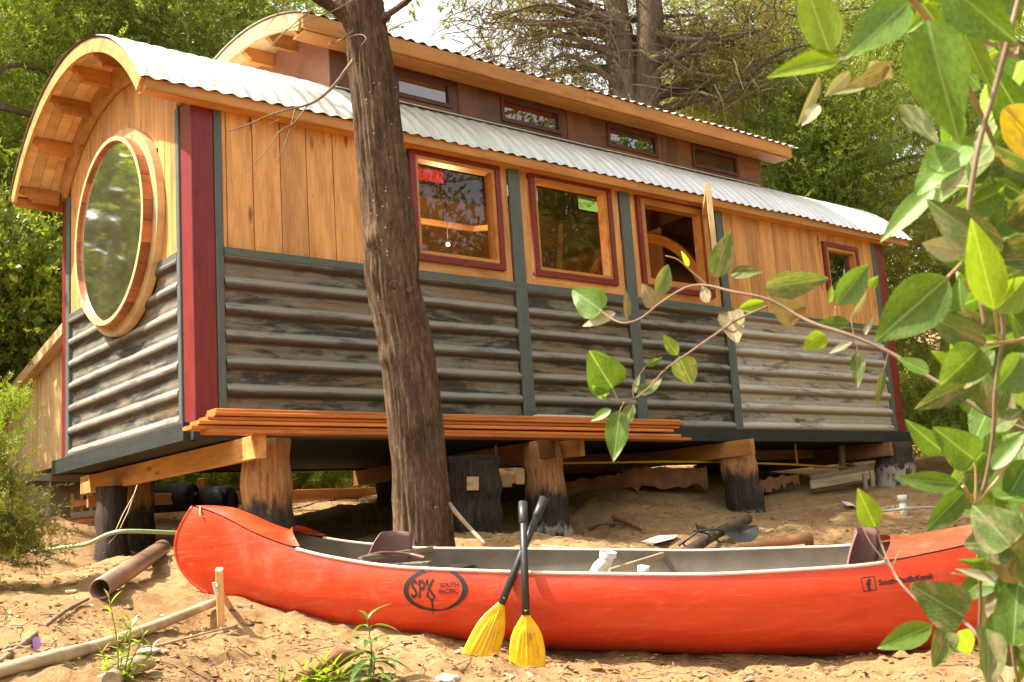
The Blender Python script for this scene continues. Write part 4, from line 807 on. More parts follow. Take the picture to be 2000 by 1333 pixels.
def tree(name, bpx, D, blobs, ntri, mat, label, cat='tree', group=None, trunk=None, tr=.15, lf=.05, wd=.016, spray=.35, seed=1, droop=.1, shell=.55, nlimb=14, bark='farbark', base=None, up=.5):
    B = base or at(bpx, 1000, D); B = Vector((B.x, B.y, gzn(B.x, B.y) - .1)); bl_ = [(x if isinstance(x, Vector) else at(x, y, d_), r_, s_) for (x, y, d_, r_, s_) in blobs]
    root = thing(name, B, label, cat, group); V, F, cc, dd = foliage(seed, bl_, ntri, lf, wd, spray, droop, shell=shell, up=up); o = obj('crown', npmesh(V - np.array(tuple(B)), F), mat, root, Matrix.Translation(B))
    if trunk is not None:
        tps = [B - Vector((0, 0, .3))] + [at(*q) for q in trunk]; bark_tube('trunk', tps, [tr * (1.15 - .75 * i / (len(tps) - 1)) for i in range(len(tps))], M[bark], root, 14, .02, seed)
        rr_ = random.Random(seed); ax = spline(tps, 8)
        for k in range(nlimb):
            c = Vector(cc[rr_.randrange(len(cc))]); a = min(ax, key=lambda q: (q - c).length + abs(q.z - (c.z - .5)) * .6); m1 = a.lerp(c, .5) + Vector((rr_.uniform(-.2, .2), rr_.uniform(-.2, .2), rr_.uniform(-.1, .25)))
            tube('limb', spline([a, m1, c], 4), [tr * .28 * (1 - .1 * i) for i in range(9)], M[bark], root, 6)
    return root
GT = 'trees rising behind the cabin'
tree('conifer_tree', -40, 13, [(-120, 60, 13, 1.45, 1.2), (60, 40, 13, 1.3, 1), (130, 190, 13, 1.05, 1), (0, 240, 12.8, 1.1, .9), (50, 350, 13.3, .8, .8), (-60, 390, 13.4, .9, .9)], 220000, M['leafA'], 'feathery green conifer filling the upper left corner behind the roof gable', group=GT, trunk=[(-40, 500, 11.5), (-30, 200, 11.5), (-20, -200, 11.5)], tr=.16, seed=11)
tree('conifer_tree', 330, 13.5, [(300, 20, 13.2, 1.2, .9), (430, 60, 13.5, 1.1, .9), (230, -40, 13, 1.0, .8), (200, 110, 13.8, .9, .8), (560, -30, 14, 1.2, .7), (420, 170, 14, .8, .8)], 190000, M['leafA'], 'green conifer behind the left roof ridge, between the two curved gables', group=GT, trunk=[(330, 400, 14), (330, 100, 14), (340, -200, 14)], tr=.16, seed=12)
t5 = tree('big_conifer', 1215, 14.0, [(1000, -20, 14.6, 1.05, .8), (1090, 110, 15.2, .9, .9), (1330, 90, 15.2, .95, .9), (1340, 190, 15.2, .8, .8), (1180, -190, 14.6, 1.3, .6), (1440, 70, 15, 1.1, .8), (975, 100, 14.4, .42, .9), (1390, 160, 15, .8, .9), (1150, 130, 14.6, .6, .8)], 90000, M['leafB'], 'tall conifer with twin brown trunks and thin drooping foliage against white sky', group=GT, trunk=[(1232, 600, 14.2), (1225, 260, 14.2), (1212, 100, 14.2), (1195, -60, 14.2), (1180, -300, 14.2)], tr=.26, seed=13, spray=.45, droop=.35, shell=.15, nlimb=40, up=.1)
bark_tube('trunk', [at(1240, 330, 14.2), at(1262, 180, 14.15), at(1270, 60, 14.1), at(1262, -60, 14.1), at(1262, -260, 14.1)], [.22, .19, .17, .16, .12], M['farbark'], t5, 14, .02, 5)
for q in ([(1250, 170), (1310, 120), (1370, 80), (1400, 40)], [(1270, 60), (1330, 78), (1400, 74), (1480, 60)], [(1200, 40), (1120, 20), (1050, 10), (960, 40)], [(1210, 110), (1150, 85), (1080, 70), (1000, 90)], [(1215, 170), (1140, 120), (1090, 110), (1060, 150)], [(1390, 215), (1450, 160), (1520, 105), (1590, 85)], [(1205, 60), (1170, 50), (1110, 45), (1010, 50)], [(1260, 120), (1300, 110), (1350, 140), (1420, 150)]): tube('limb', spline([at(x, y, 14 - .1 * i) for i, (x, y) in enumerate(q)], 5), [.045 * (1 - .05 * i) for i in range(16)], M['farbark'], t5, 7)
rt = random.Random(3)
tv, tf = [], []
for k in range(520):
    x, y = rt.choice([(rt.uniform(900, 1180), rt.uniform(-10, 160)), (rt.uniform(1180, 1560), rt.uniform(-10, 200))]); D = rt.uniform(13.3, 14.8); p = at(x, y, D); q = [p]
    d_ = Vector((rt.uniform(-1, 1), rt.uniform(-1, 1), rt.uniform(-.7, .5))).normalized()
    for j in range(3): d_ = (d_ + Vector((rt.uniform(-.5, .5), rt.uniform(-.5, .5), rt.uniform(-.4, .2)))).normalized(); q.append(q[-1] + d_ * rt.uniform(.12, .3))
    v, f = tube_data(q, [.010, .008, .006, .003], 3, caps=False); s = len(tv); tv += v; tf += [tuple(i + s for i in ff) for ff in f]
o = obj('fine_twigs', mesh(tv, tf), M['farbark'], t5); o['kind'] = 'stuff'
tree('conifer_tree', 1480, 16.5, [(1420, 60, 16.5, 1.3, 1), (1540, 30, 16.8, 1.4, 1), (1460, 200, 16.4, .95, .9), (1560, 180, 17, 1.1, 1), (1390, 240, 17, .8, .8), (1650, -40, 17, 1.4, .9)], 170000, M['leafA'], 'dense green conifer just right of the twin trunked tree', group=GT, trunk=[(1450, 400, 16.5), (1470, 200, 16.4), (1530, -100, 16.4)], tr=.14, seed=14)
tree('conifer_tree', 1600, 14.5, [(1590, 270, 14.3, .75, 1.1), (1630, 370, 14.5, .7, .9), (1560, 370, 14.8, .7, .8), (1640, 200, 14.8, .6, 1.0), (1540, 300, 14.6, .4, .8)], 150000, M['leafC'], 'bright yellow green conifer above the right end of the tin roof', group=GT, trunk=[(1610, 600, 14.6), (1605, 300, 14.6), (1600, 180, 14.6)], tr=.08, seed=15, droop=.02, up=.8)
tree('conifer_tree', 1700, 18, [(1720, 120, 18, 1.4, 1.0), (1800, 260, 18, 1.2, 1), (1690, 330, 18.5, .9, .9), (1900, 100, 18, 1.7, 1), (1850, 420, 18, 1.3, .9), (2000, 330, 18, 1.6, 1)], 170000, M['leafA'], 'dark conifer with slim reddish trunk above the right corner of the roof', group=GT, trunk=[(1712, 500, 18), (1702, 380, 17.2), (1690, 250, 17.2), (1680, 100, 17.5)], tr=.16, seed=16)
tree('bush', 1800, 13.8, [(1790, 560, 13.8, .75, 1.2), (1900, 640, 14.2, .9, 1.2), (1760, 680, 13.8, .45, 1.2), (2030, 560, 15, 1.2, 1.3), (1830, 500, 14.5, .9, 1)], 110000, M['leafD'], 'olive green bush beyond the right corner of the cabin', 'bush', seed=17, lf=.05, wd=.014)
tree('bush', 1900, 13, [(1850, 800, 13, .42, .9), (1960, 790, 13.2, .55, 1), (1790, 830, 13.2, .30, .9), (2080, 800, 13, .6, 1)], 60000, M['leafC'], 'low green undergrowth beside the right corner of the cabin above the path', 'bush', seed=18, lf=.06, wd=.013, droop=.0, up=1)
tree('bush', 30, 11, [(20, 570, 10.9, .55, 1.1), (90, 600, 10.7, .38, 1.1), (40, 660, 10.7, .45, .8), (-90, 590, 11, .7, 1.1), (100, 680, 11, .3, .8)], 70000, M['leafC'], 'bright glossy leaved bush at the left edge above the wooden fence', 'bush', seed=19, lf=.065, wd=.034, droop=.05)
tree('dark_tree', 60, 14, [(40, 440, 14, 1.1, .8), (130, 480, 14.2, .8, .8), (-80, 470, 14, 1.2, .9)], 60000, M['leafA'], 'shadowy tree behind the glossy bush at the left edge', group=GT, trunk=[(80, 700, 14), (85, 450, 14)], tr=.15, seed=20)
GB = 'far trees behind the clearing'
far = [(-150, 24, 21), (200, 25, 22), (480, 27, 23), (1330, 30, 24), (1560, 26, 25), (1850, 27, 26), (2150, 25, 27)]
fr0 = None
for i, (px, D, s) in enumerate(far):
    lb = ['far tree at the left edge of the photo behind the upper left conifer', 'far tree behind the left roof gable', 'far tree between the two curved roof ends', 'far tree behind the twin trunked conifer', 'far tree behind the bright conifer over the roof end', 'far tree behind the dark conifer at the right', 'far tree at the right edge of the photo behind the shrub leaves'][i]
    top = 60 if px != 1330 else 330
    if i < 3: tree('far_tree', px, D, [(px - 60, 150, D, 2.6, 1.3), (px + 90, 350, D, 2.2, 1.2), (px, -150, D, 2.8, 1.3), (px, 600, D, 2.4, 1.2)], 70000, M['leafA'], lb, group=GB, trunk=[(px, 800, D), (px, 100, D)], tr=.3, seed=s, lf=.13, wd=.05, spray=.8, nlimb=4)
    else: tree('far_tree', px, D, [(px - 50, 330 if px == 1330 else 250, D, 1.5 if px == 1330 else 2.5, 1.2), (px + 90, 450, D, 2.0, 1.2), (px, 620, D, 2.6, 1.2), (px + 40, 330 if px == 1330 else 0, D, 1.2 if px == 1330 else 2.6, 1.2)], 70000, M['leafA'], lb, group=GB, trunk=[(px, 800, D), (px, 400, D)], tr=.3, seed=s, lf=.13, wd=.05, spray=.8, nlimb=4)
# crown of the front tree, above the frame
cr0 = b0 + Vector((0, 0, 6.6)); V, F, cc, dd = foliage(41, [(cr0 - rh * 1.2 + fh * .3, 1.7, .6), (cr0 + rh * .5, 1.6, .65), (cr0 - rh * .2 + fh * 1.8, 1.7, .6), (cr0 + Vector((0, 0, 1.8)), 1.7, .9), (cr0 + rh * 1.3 + fh * 1.2 + Vector((0, 0, .4)), 1.3, .7)], 90000, .085, .032, .45, .2)
obj('crown', npmesh(V - np.array(tuple(b0)), F), M['leafA'], ft, Matrix.Translation(b0))
# trees standing left of and behind the camera, seen in the window panes
bk = CAM + (fh * math.cos(math.radians(-82)) + rh * math.sin(math.radians(-82))) * 11; bk.z = gzn(bk.x, bk.y) - .1
rb = [(bk + Vector(q), r_, s_, 0, 0) for q, r_, s_ in (((0, 0, 1.6), 1.7, .9), ((1.2, .8, 3.2), 1.5, 1), ((-1.2, -.6, 3.4), 1.5, 1), ((.2, 0, 5.2), 1.4, 1.1), ((0, 1.6, 1.2), 1.4, .8), ((0, -1.6, 1.3), 1.4, .8))]
src = tree('round_tree', 0, 10, [(q, None, r_, r_, s_) for q, r_, s_, _, _ in rb], 60000, M['leafC'], 'full green tree left of the camera, mirrored in the round window', group='trees around the clearing outside the frame', trunk=None, lf=.12, wd=.05, spray=.6, seed=61, base=bk)
tps = [bk - Vector((0, 0, .2)), bk + Vector((.1, 0, 2.5)), bk + Vector((0, 0, 5))]; bark_tube('trunk', tps, [.16, .12, .05], M['farbark'], src, 12, .02, 9)
spots = [(-40, 14.0, 1.15), (-43, 17.5, 1.5), (54, 14, 1.1), (62, 12.5, 1.05), (70, 12.5, 1.1), (58, 18, 1.6), (47, 19, 1.4), (-66, 12.5, 1.0), (-98, 12, .9), (-114, 13, 1.0), (-74, 17, 1.3), (-90, 18, 1.3), (-135, 13, 1.1), (-55, 16, 1.1), (84, 12, 1.0), (98, 12, 1.05), (112, 11.5, 1.0), (92, 17, 1.4), (106, 18, 1.5), (126, 13, 1.1), (145, 13, 1.1), (165, 14, 1.1), (-160, 14, 1.2)]
nm = ['nearest beyond the round window end', 'tallest beyond the round window end', 'right of the cabin end', 'right of the path', 'beside the shrub', 'tall beyond the path on the right', 'tall past the right end of the cabin', 'in front of the far end of the fence', 'just left of the camera', 'left behind the camera', 'in the second row left of the camera', 'tall in the second row left of the camera', 'far left behind the camera', 'left of the fence', 'right of the shrub', 'right of the camera', 'right behind the camera', 'tall in the second row at the right', 'tallest in the second row behind the right', 'behind the camera towards the right', 'further behind the camera towards the right', 'straight behind the camera', 'behind the camera towards the left']
for (bear, dist, sc), l in zip(spots, nm):
    a = math.radians(bear); p = CAM + (fh * math.cos(a) + rh * math.sin(a)) * dist; z = gzn(p.x, p.y) - .1
    r_ = src.copy(); COL.objects.link(r_); r_.matrix_basis = Matrix.Translation((p.x, p.y, z)) @ Matrix.Rotation(a * 3, 4, 'Z') @ Matrix.Scale(sc, 4); r_['label'] = 'full green tree standing ' + l + ', outside the frame'; r_['group'] = 'trees around the clearing outside the frame'
    for ch in src.children: c = ch.copy(); COL.objects.link(c); c.parent = r_
# undergrowth on the slope beyond the cabin
ru_ = random.Random(77); ub = []
while len(ub) < 330:
    px, D = ru_.uniform(-150, 2150), ru_.uniform(12.5, 24)
    if len(ub) % 3 == 0: px, D = ru_.uniform(100, 1500), ru_.uniform(11, 15)
    if len(ub) % 3 == 1: px, D = ru_.uniform(1650, 2300), ru_.uniform(16, 27)
    q = at(px, 900, D)
    if q.x < 9.6 and q.y < 3.3: continue
    if 1780 < px < 2100 and D < 16.5: continue
    ub.append((Vector((q.x, q.y, gzn(q.x, q.y) + .12)), ru_.uniform(.3, .62), ru_.uniform(.5, .9)))
V, F, cc, dd = foliage(78, ub, 330000, .085, .024, .28, .0, up=1.1); o = obj('undergrowth', npmesh(V, F), M['leafC']); tag(o, 'low green undergrowth covering the slope behind the cabin', 'undergrowth', kind='stuff')
# ------------------------------------------------------------------ left side: fence, wall, concrete
fw = thing('board_wall', at(80, 930, 10.6), 'pale vertical board wall behind the left corner of the cabin', 'board wall')
wl, wr = at(20, 700, 10.8), at(150, 700, 9.45); zt_, zb2 = at(80, 745, 10.6).z, at(80, 932, 10.6).z; n = 8
for i in range(n):
    a = wl.lerp(wr, i / n); b = wl.lerp(wr, (i + .97) / n); c = (a + b) / 2; ztop = zt_ + .02 + (i - 4) * .055; beam('wall_board', (c.x, c.y, zb2), (c.x, c.y, ztop), (Vector((b.x, b.y, 0)) - Vector((a.x, a.y, 0))).length, .02, M['pale'], fw, (Vector((b.x, b.y, 0)) - Vector((a.x, a.y, 0))))
beam('cap_board', (wl.x - .1 * fh.x, wl.y - .1 * fh.y, zt_ - .18), (wr.x - .1 * fh.x, wr.y - .1 * fh.y, zt_ + .26), .10, .10, M['pale'], fw)
ff = thing('picket_fence', at(20, 800, 11.4), 'weathered orange board fence at the left edge', 'fence')
for i in range(7):
    p = at(-60 + i * 24, 700 + (i % 2) * 6, 11.4); q = at(-60 + i * 24, 860, 11.4); beam('fence_board', (q.x, q.y, q.z), (q.x, q.y, p.z), .115, .02, M['fascia'] if i % 2 else M['board'], ff, rh)
tb('concrete_slab', at(-40, 938, 10.6), at(146, 935, 10.0), .5, .07, M['slab'], 'dark grey slab edge on top of the rough concrete footing', 'slab', fh)
tb('concrete_footing', at(-40, 985, 10.6), at(128, 985, 10.1), .42, .35, M['concrete'], 'rough beige concrete footing at the left below the slab', 'footing')
la = thing('orange_trellis', at(165, 1010, 9.9), 'small orange wooden trellis under the left corner of the cabin', 'trellis')
for x in (142, 160, 178, 192): beam('upright', at(x, 965, 9.9), at(x, 1030, 9.9), .03, .015, M['dull'] if x == 178 else M['fascia'], la, rh)
for y, m_ in ((985, 'redboard'), (1008, 'dull'), (1022, 'redboard')): beam('crosspiece', at(138, y, 9.88), at(196, y - 6, 9.88), .055, .012, M[m_], la)
# dark drums and crates under the cabin
for (a, b, r, l) in (((300, 975, 10.2), (375, 970, 10.0), .13, 'black plastic drum lying under the cabin, left one'), ((385, 985, 10.2), (452, 980, 10.1), .15, 'black plastic drum lying under the cabin, right one')): tag(tube('plastic_drum', [at(*a), at(a[0] + 4, a[1], a[2]), at(b[0] - 4, b[1], b[2]), at(*b)], [r * .85, r, r, r * .85], M['drum'], None, 20), l, 'drum', 'black drums under the cabin')
st = logpost(at(925, 1062, 8.4), at(925, 893, 8.4), .20, charmat('dark_stump', .9, None, None), 'big dark stump standing under the cabin right of the tree', .12, 33, None, 1.1)
tag(beam('end_block', at(912, 945, 8.15), at(935, 945, 8.15), .10, .03, M['pale'], None), 'pale square block end fixed to the dark stump', 'block', 'pale timber ends under the cabin')
tag(beam('end_block', at(979, 940, 8.9), at(999, 940, 8.9), .10, .06, M['pale'], None), 'pale square timber end left of the middle post', 'block', 'pale timber ends under the cabin')
tag(beam('end_block', at(1008, 932, 8.9), at(1024, 932, 8.9), .12, .06, M['pale'], None), 'pale timber end touching the middle post on its left', 'block', 'pale timber ends under the cabin')
def slab(pts, h, mat, label):
    vs, fs = [], []; n = 30; P = spline([at(*p) for p in pts], n // (len(pts) - 1)); k = len(P)
    for i, p in enumerate(P):
        j1, j2 = R.uniform(-.015, .015), R.uniform(-.05, .03)
        for (a, b) in ((0, j1), (.035, j1), (.035, -h + j2), (0, -h + j2)): vs.append(p + fh * a + Vector((0, 0, b)))
    for i in range(k - 1):
        for q in range(4): fs.append((i * 4 + q, i * 4 + (q + 1) % 4, i * 4 + 4 + (q + 1) % 4, i * 4 + 4 + q))
    fs += [(3, 2, 1, 0), tuple((k - 1) * 4 + q for q in range(4))]; c = P[0]; o = obj('bark_slab', mesh([v - c for v in vs], fs), mat, None, Matrix.Translation(c)); return tag(o, label, 'timber slab', 'rough slabs under the cabin')
slab([(1100, 940, 10.3), (1190, 930, 10.4), (1250, 915, 10.4), (1380, 912, 10.7)], .17, M['rust'], 'rough bark edged slab lying under the cabin behind the middle post'); slab([(1470, 945, 11.2), (1500, 935, 11.2), (1560, 925, 11.5)], .1, M['rust'], 'rough slab under the cabin right of the short post')
pal = thing('pallet', at(1640, 965, 11.6), 'pale broken pallet leaning on the sand under the right end of the cabin', 'pallet')
beam('slat', at(1583, 948, 11.4), at(1698, 928, 11.9), .085, .02, M['dull'], pal); beam('slat', at(1586, 958, 11.5), at(1690, 938, 12.0), .05, .02, M['dull'], pal); beam('slat', at(1583, 935, 11.7), at(1698, 915, 12.2), .06, .02, M['dull'], pal)
for x, y in ((1588, 952), (1688, 938), (1702, 934)): beam('foot', at(x, y - 14, 11.6), at(x + 3, y + 16, 11.6), .04, .05, M['dull'], pal, rh)
# ------------------------------------------------------------------ loose things on the sand
o = tube('clay_pipe', [ong(195, 1172, 5.75, .048), ong(318, 1085, 7.2, .045)], .050, M['pipe'], None, 24, caps=False); tag(o, 'brown round pipe lying on the sand left of the canoe', 'pipe')
sm = o.modifiers.new('wall', 'SOLIDIFY'); sm.thickness = .006
def G(px, py, D, up=.0): return ong(px, py, D, up)
def stick(pts, r, mat, label, cat='stick', name='stick', group='sticks lying on the sand', seg=7, nz=.15):
    q = spline(pts, 5); n = len(q); rr = r if hasattr(r, '__len__') else [r * (1 - .35 * i / n) for i in range(n)]
    if hasattr(r, '__len__'): rr = list(np.interp(np.linspace(0, 1, n), np.linspace(0, 1, len(r)), r))
    return tag(tube(name, q, rr, mat, None, seg, nz=nz, nf=8, seed=R.random() * 9), label, cat, group)
stick([G(-15, 1330, 3.75, .02), G(100, 1298, 4.2, .02), G(200, 1272, 4.5, .025), G(290, 1240, 4.85, .025), G(418, 1190, 5.35, .03)], [.022, .025, .021, .024, .020], M['dull'], 'long pale pole lying on the sand from the left corner to the canoe', 'pole', 'wooden_pole', None, 12)
stick([G(-10, 1315, 3.8, .02), G(60, 1258, 4.5, .02), G(125, 1206, 5.2, .02), G(172, 1182, 5.65, .02)], .012, M['twig'], 'thin grey stick running from the left edge up to the brown pipe')
stick([G(305, 1268, 4.6, .01), G(380, 1250, 4.75, .01), G(465, 1236, 4.95, .02)], .006, M['dull'], 'thin dry stick on the sand below the long pole')
tag(beam('wooden_stake', G(432, 1222, 5.12, -.05), at(428, 1112, 5.15), .032, .030, M['pale'], None, rh), 'upright pale wooden stake in the sand against the canoe bow', 'stake')
tag(beam('wedge', G(452, 1192, 5.2, .0), at(421, 1142, 5.16), .026, .022, M['pale'], None, rh), 'short pale wedge leaning on the stake by the canoe bow', 'wedge')
tag(beam('wood_sliver', at(424, 1165, 5.10), at(417, 1138, 5.10), .014, .01, M['whitewood'], None, rh), 'bright splinter sticking off the stake', 'splinter')
tag(beam('wood_sliver', G(462, 1187, 5.3, .01), G(492, 1189, 5.3, .01), .016, .012, M['dull'], None), 'small flat offcut beside the stake under the canoe', 'splinter')
for x, y, D, l in ((139, 1142, 6.1, 'small square wood offcut on the sand near the brown pipe'), (137, 1160, 5.9, 'smaller wood offcut just below the square one on the sand')): p = G(x, y, D, .012); tag(beam('wood_offcut', p - rh * .022, p + rh * .026 + fh * .01, .04, .012, M['pale'], None, fh), l, 'offcut')
p = G(72, 1272, 4.4, .02); tag(obj('violet_scrap', mesh([(-.012, 0, -.015), (.012, 0, -.015), (.016, .008, .02), (0, .014, .028), (-.014, .006, .02)], [(0, 1, 2, 3, 4)]), simple('violet_petal', (.45, .22, .62), .6), None, Matrix.Translation(p)), 'tiny violet scrap on the sand at the left', 'scrap')
hz = [at(60, 1078, 6.9), at(130, 1069, 6.8), at(172, 1062, 6.7), at(212, 1044, 6.6), at(250, 1038, 6.6), at(335, 1041, 6.9), at(420, 1046, 7.2)]
tag(tube('garden_hose', spline(hz, 6), .013, M['hose'], None, 9), 'pale green garden hose slung from the beam behind the canoe bow', 'hose')
tag(tube('hanging_string', [at(268, 948, 7.6), at(262, 965, 7.3), at(240, 1005, 6.9), at(226, 1036, 6.6)], .0035, M['rope'], None, 5), 'brown string holding up the green hose', 'string')
tag(tube('hanging_string', [at(266, 955, 7.5), at(250, 1000, 6.9), at(230, 1042, 6.6), at(212, 1062, 6.58)], .0028, M['rope'], None, 5), 'second loose strand of string beside the green hose', 'string')
stick([at(873, 980, 6.75), at(905, 1018, 6.62), at(948, 1064, 6.45)], .017, M['dull'], 'weathered stick leaning against the foot of the tree', nz=.05)
stick([G(1200, 1018, 8.6, .03), G(1232, 1030, 8.4, .03), G(1258, 1043, 8.2, .03)], .024, M['dark_wood'], 'short dark stick pointing down the slope right of the whitewashed post')
stick([G(1150, 1040, 8.4, .02), G(1180, 1034, 8.5, .04), G(1220, 1030, 8.6, .02)], .014, M['farbark'], 'thin twig beside the short dark stick on the slope')
stick([G(1340, 1092, 6.9, .03), G(1400, 1062, 7.3, .06), G(1462, 1040, 7.6, .09)], [.035, .034, .042], M['farbark'], 'barked branch log on the sand in front of the shovel blade', 'log', 'log', None, 12)
stick([G(1425, 1092, 6.9, .04), G(1500, 1082, 6.9, .05), G(1585, 1074, 6.9, .06)], [.012, .045, .05], M['rust'], 'orange split log with pale cut edge behind the canoe', 'log', 'log', None, 12)
tag(beam('pale_lath', at(1425, 1083, 6.82), at(1572, 1066, 6.82), .02, .012, M['pale'], None), 'pale thin lath along the top of the orange split log', 'lath')
for i, q in enumerate([[(1325, 1066), (1345, 1052), (1362, 1038), (1358, 1022)], [(1362, 1038), (1385, 1045), (1380, 1062)], [(1345, 1052), (1335, 1062), (1345, 1072)], [(1362, 1038), (1400, 1034), (1420, 1040)]]): stick([at(x, y, 7.2) for x, y in q], .008, M['blackmetal'], 'dark crooked twig beside the shovel, piece %s' % ['rising highest', 'curling right', 'curling left', 'reaching the blade'][i], group='dark twigs beside the shovel')
sh = thing('shovel', G(1430, 1050, 7.6), 'black shovel lying on the sand slope behind the canoe', 'shovel'); vs, fs = [], []
sp = [(1412, 1037), (1430, 1030), (1455, 1026), (1481, 1027), (1483, 1040), (1476, 1052), (1466, 1060), (1448, 1060), (1430, 1052), (1418, 1045)]
V_ = [at(x, y, 7.62 - (y - 1027) * .004) for x, y in sp]; cV = sum(V_, Vector()) / len(V_) + FWD * .06; vs = V_ + [cV] + [v + FWD * .012 for v in V_] + [cV + FWD * .012]; k = len(sp); fs = [(i, (i + 1) % k, k) for i in range(k)] + [(k + 1 + i, 2 * k + 1, k + 1 + (i + 1) % k) for i in range(k)] + [(i, k + 1 + i, k + 1 + (i + 1) % k, (i + 1) % k) for i in range(k)]
obj('blade', mesh([v - WM[sh.name].translation for v in vs], fs), M['blackmetal'], sh, Matrix.Translation(WM[sh.name].translation)); tube('handle', [at(1415, 1041, 7.58), at(1392, 1033, 7.6), at(1365, 1030, 7.7)], .014, M['blackmetal'], sh, 8)
tag(beam('yellow_rod', at(1365, 1041, 7.5), at(1402, 1041, 7.5), .012, .012, M['hose'], None), 'short yellow green rod beside the shovel handle', 'rod')
def scrap(pxs, D, mat, label, cat='plastic scrap', name='plastic_scrap'):
    P = [G(x, y, D, R.uniform(.005, .03)) for x, y in pxs]; c = sum(P, Vector()) / len(P) + Vector((0, 0, .02)); n = len(P); return tag(obj(name, mesh([v - c for v in P] + [Vector((0, 0, 0))], [(i, (i + 1) % n, n) for i in range(n)]), mat, None, Matrix.Translation(c)), label, cat)
scrap([(1252, 1066), (1285, 1052), (1325, 1051), (1318, 1060), (1280, 1068)], 7.1, M['plastic_sheet'], 'crumpled clear plastic scrap on the sand behind the canoe')
scrap([(1643, 985), (1668, 988), (1672, 994), (1655, 992)], 10.4, M['whitewood'], 'white paper scrap on the sand left of the white pipe stub', 'paper scrap', 'paper_scrap')
scrap([(1872, 990), (1880, 976), (1915, 974), (1920, 990)], 9.8, M['bluepl'], 'blue plastic scrap on the sand behind the shrub leaves')
pb = G(1766, 1008, 9.6); ps = thing('pipe_stub', pb, 'white capped pipe stub standing upright in the sand', 'pipe stub'); tube('tube', [pb - Vector((0, 0, .03)), pb + Vector((0, 0, .115))], .030, M['white'], ps, 16); tube('cap', [pb + Vector((0, 0, .11)), pb + Vector((0, 0, .165))], .040, M['white'], ps, 16)
stick([G(1705, 1008, 9.5, .02), G(1800, 1003, 9.6, .02), G(1860, 1001, 9.7, .02)], .012, M['grey'], 'grey rod on the sand behind the white pipe stub', 'rod', 'rod', None)
tag(beam('plywood_strip', G(1750, 1078, 6.6, .05), G(1890, 1062, 6.7, .07), .04, .012, M['dull'], None), 'thin plywood strip among the wood shavings behind the canoe deck', 'strip')
vs, fs = [], []
for i in range(260):
    p = G(1745 + 150 * R.random(), 1068 + 14 * R.random(), 6.2 + .6 * R.random(), .03); d = Vector((R.uniform(-1, 1), R.uniform(-1, 1), R.uniform(-.2, .5))).normalized() * R.uniform(.02, .06); w_ = Vector((R.uniform(-1, 1), R.uniform(-1, 1), R.uniform(-1, 1))).normalized() * .006; s = len(vs); vs += [p - w_, p + d * .5 + Vector((0, 0, .012)) - w_, p + d - w_, p + d + w_, p + d * .5 + Vector((0, 0, .012)) + w_, p + w_]; fs += [(s, s + 1, s + 4, s + 5), (s + 1, s + 2, s + 3, s + 4)]
o = obj('wood_shavings', mesh(vs, fs), M['pale']); tag(o, 'heap of pale wood shavings on the sand behind the right canoe deck', 'wood shavings', kind='stuff')
def stone(px, py, D, r, label, sq=.6):
    bm = bmesh.new(); bmesh.ops.create_icosphere(bm, subdivisions=3, radius=r)
    for v in bm.verts: v.co *= 1 + .3 * mnoise.noise(v.co * (2.2 / r) + Vector((px, 0, 0))); v.co.z *= sq; v.co.x *= 1.3
    me = bpy.data.meshes.new('stone'); bm.to_mesh(me); bm.free(); return tag(obj('stone', me, M['stone'], None, Matrix.Translation(G(px, py, D, -.0)), True), label, 'stone')
stone(872, 1331, 4.55, .045, 'white stone half buried at the bottom edge left of the paddles')
stone(290, 1272, 4.6, .035, 'pale flat stone on the sand beside the bright weed', .35); stone(205, 1325, 3.9, .03, 'small pale stone at the foot of the bright weed', .4)
stick([G(590, 1340, 4.2, .02), G(655, 1318, 4.35, .05), G(700, 1300, 4.5, .04)], [.03, .04, .012], M['rust'], 'broken brown root stump among the weeds at the bottom edge', 'root', 'root', None, 10)
stick([G(215, 1345, 3.7, .02), G(262, 1322, 3.9, .03), G(300, 1312, 4.1, .02)], [.03, .035, .01], M['dull'], 'grey driftwood piece at the bottom edge beside the bright weed', 'root', 'root', None, 10)
# crumbs, chips and twigs strewn over the sand: too many to count
vs, fs = [], []
for i in range(6500):
    px, D = R.uniform(-50, 2050), R.choice([R.uniform(3.6, 5.4), R.uniform(3.6, 5.4), R.uniform(6.3, 11)]); q = at(px, 1100, D); z = gzn(q.x, q.y); p = Vector((q.x, q.y, z)); r = abs(R.gauss(0, .006)) + .003; s = len(vs)
    r *= .75 if i % 16 else 1.6
    for a, b, c in ((1, 0, 0), (-1, 0, 0), (0, 1, 0), (0, -1, 0), (0, 0, .8), (0, 0, -.8)): vs.append(p + Vector((a + R.uniform(-.3, .3), b + R.uniform(-.3, .3), c * R.uniform(.5, 1.1))) * r * 1.2)
    for e in (4, 5):
        for (a, b) in ((0, 2), (2, 1), (1, 3), (3, 0)): fs.append((s + a, s + b, s + e))
o = obj('soil_crumbs', mesh(vs, fs), M['sand']); tag(o, 'crumbs of soil strewn over the sand', 'soil', kind='stuff')
vs, fs = [], []
for i in range(900):
    px, D = R.uniform(-50, 2050), R.choice([R.uniform(3.7, 5.3), R.uniform(6.3, 10.5), R.uniform(6.3, 10.5)]); q = at(px, 1100, D); a = R.uniform(0, 6.28); ln = R.uniform(.03, .16); P = []
    for j in range(4): x, y = q.x + math.cos(a) * ln * j / 3, q.y + math.sin(a) * ln * j / 3; a += R.uniform(-.4, .4); P.append(Vector((x, y, gzn(x, y) + .004 + R.random() * .012)))
    v, f = tube_data(P, [.003, .003, .0025, .0015], 4, caps=False); s = len(vs); vs += v; fs += [tuple(k + s for k in ff_) for ff_ in f]
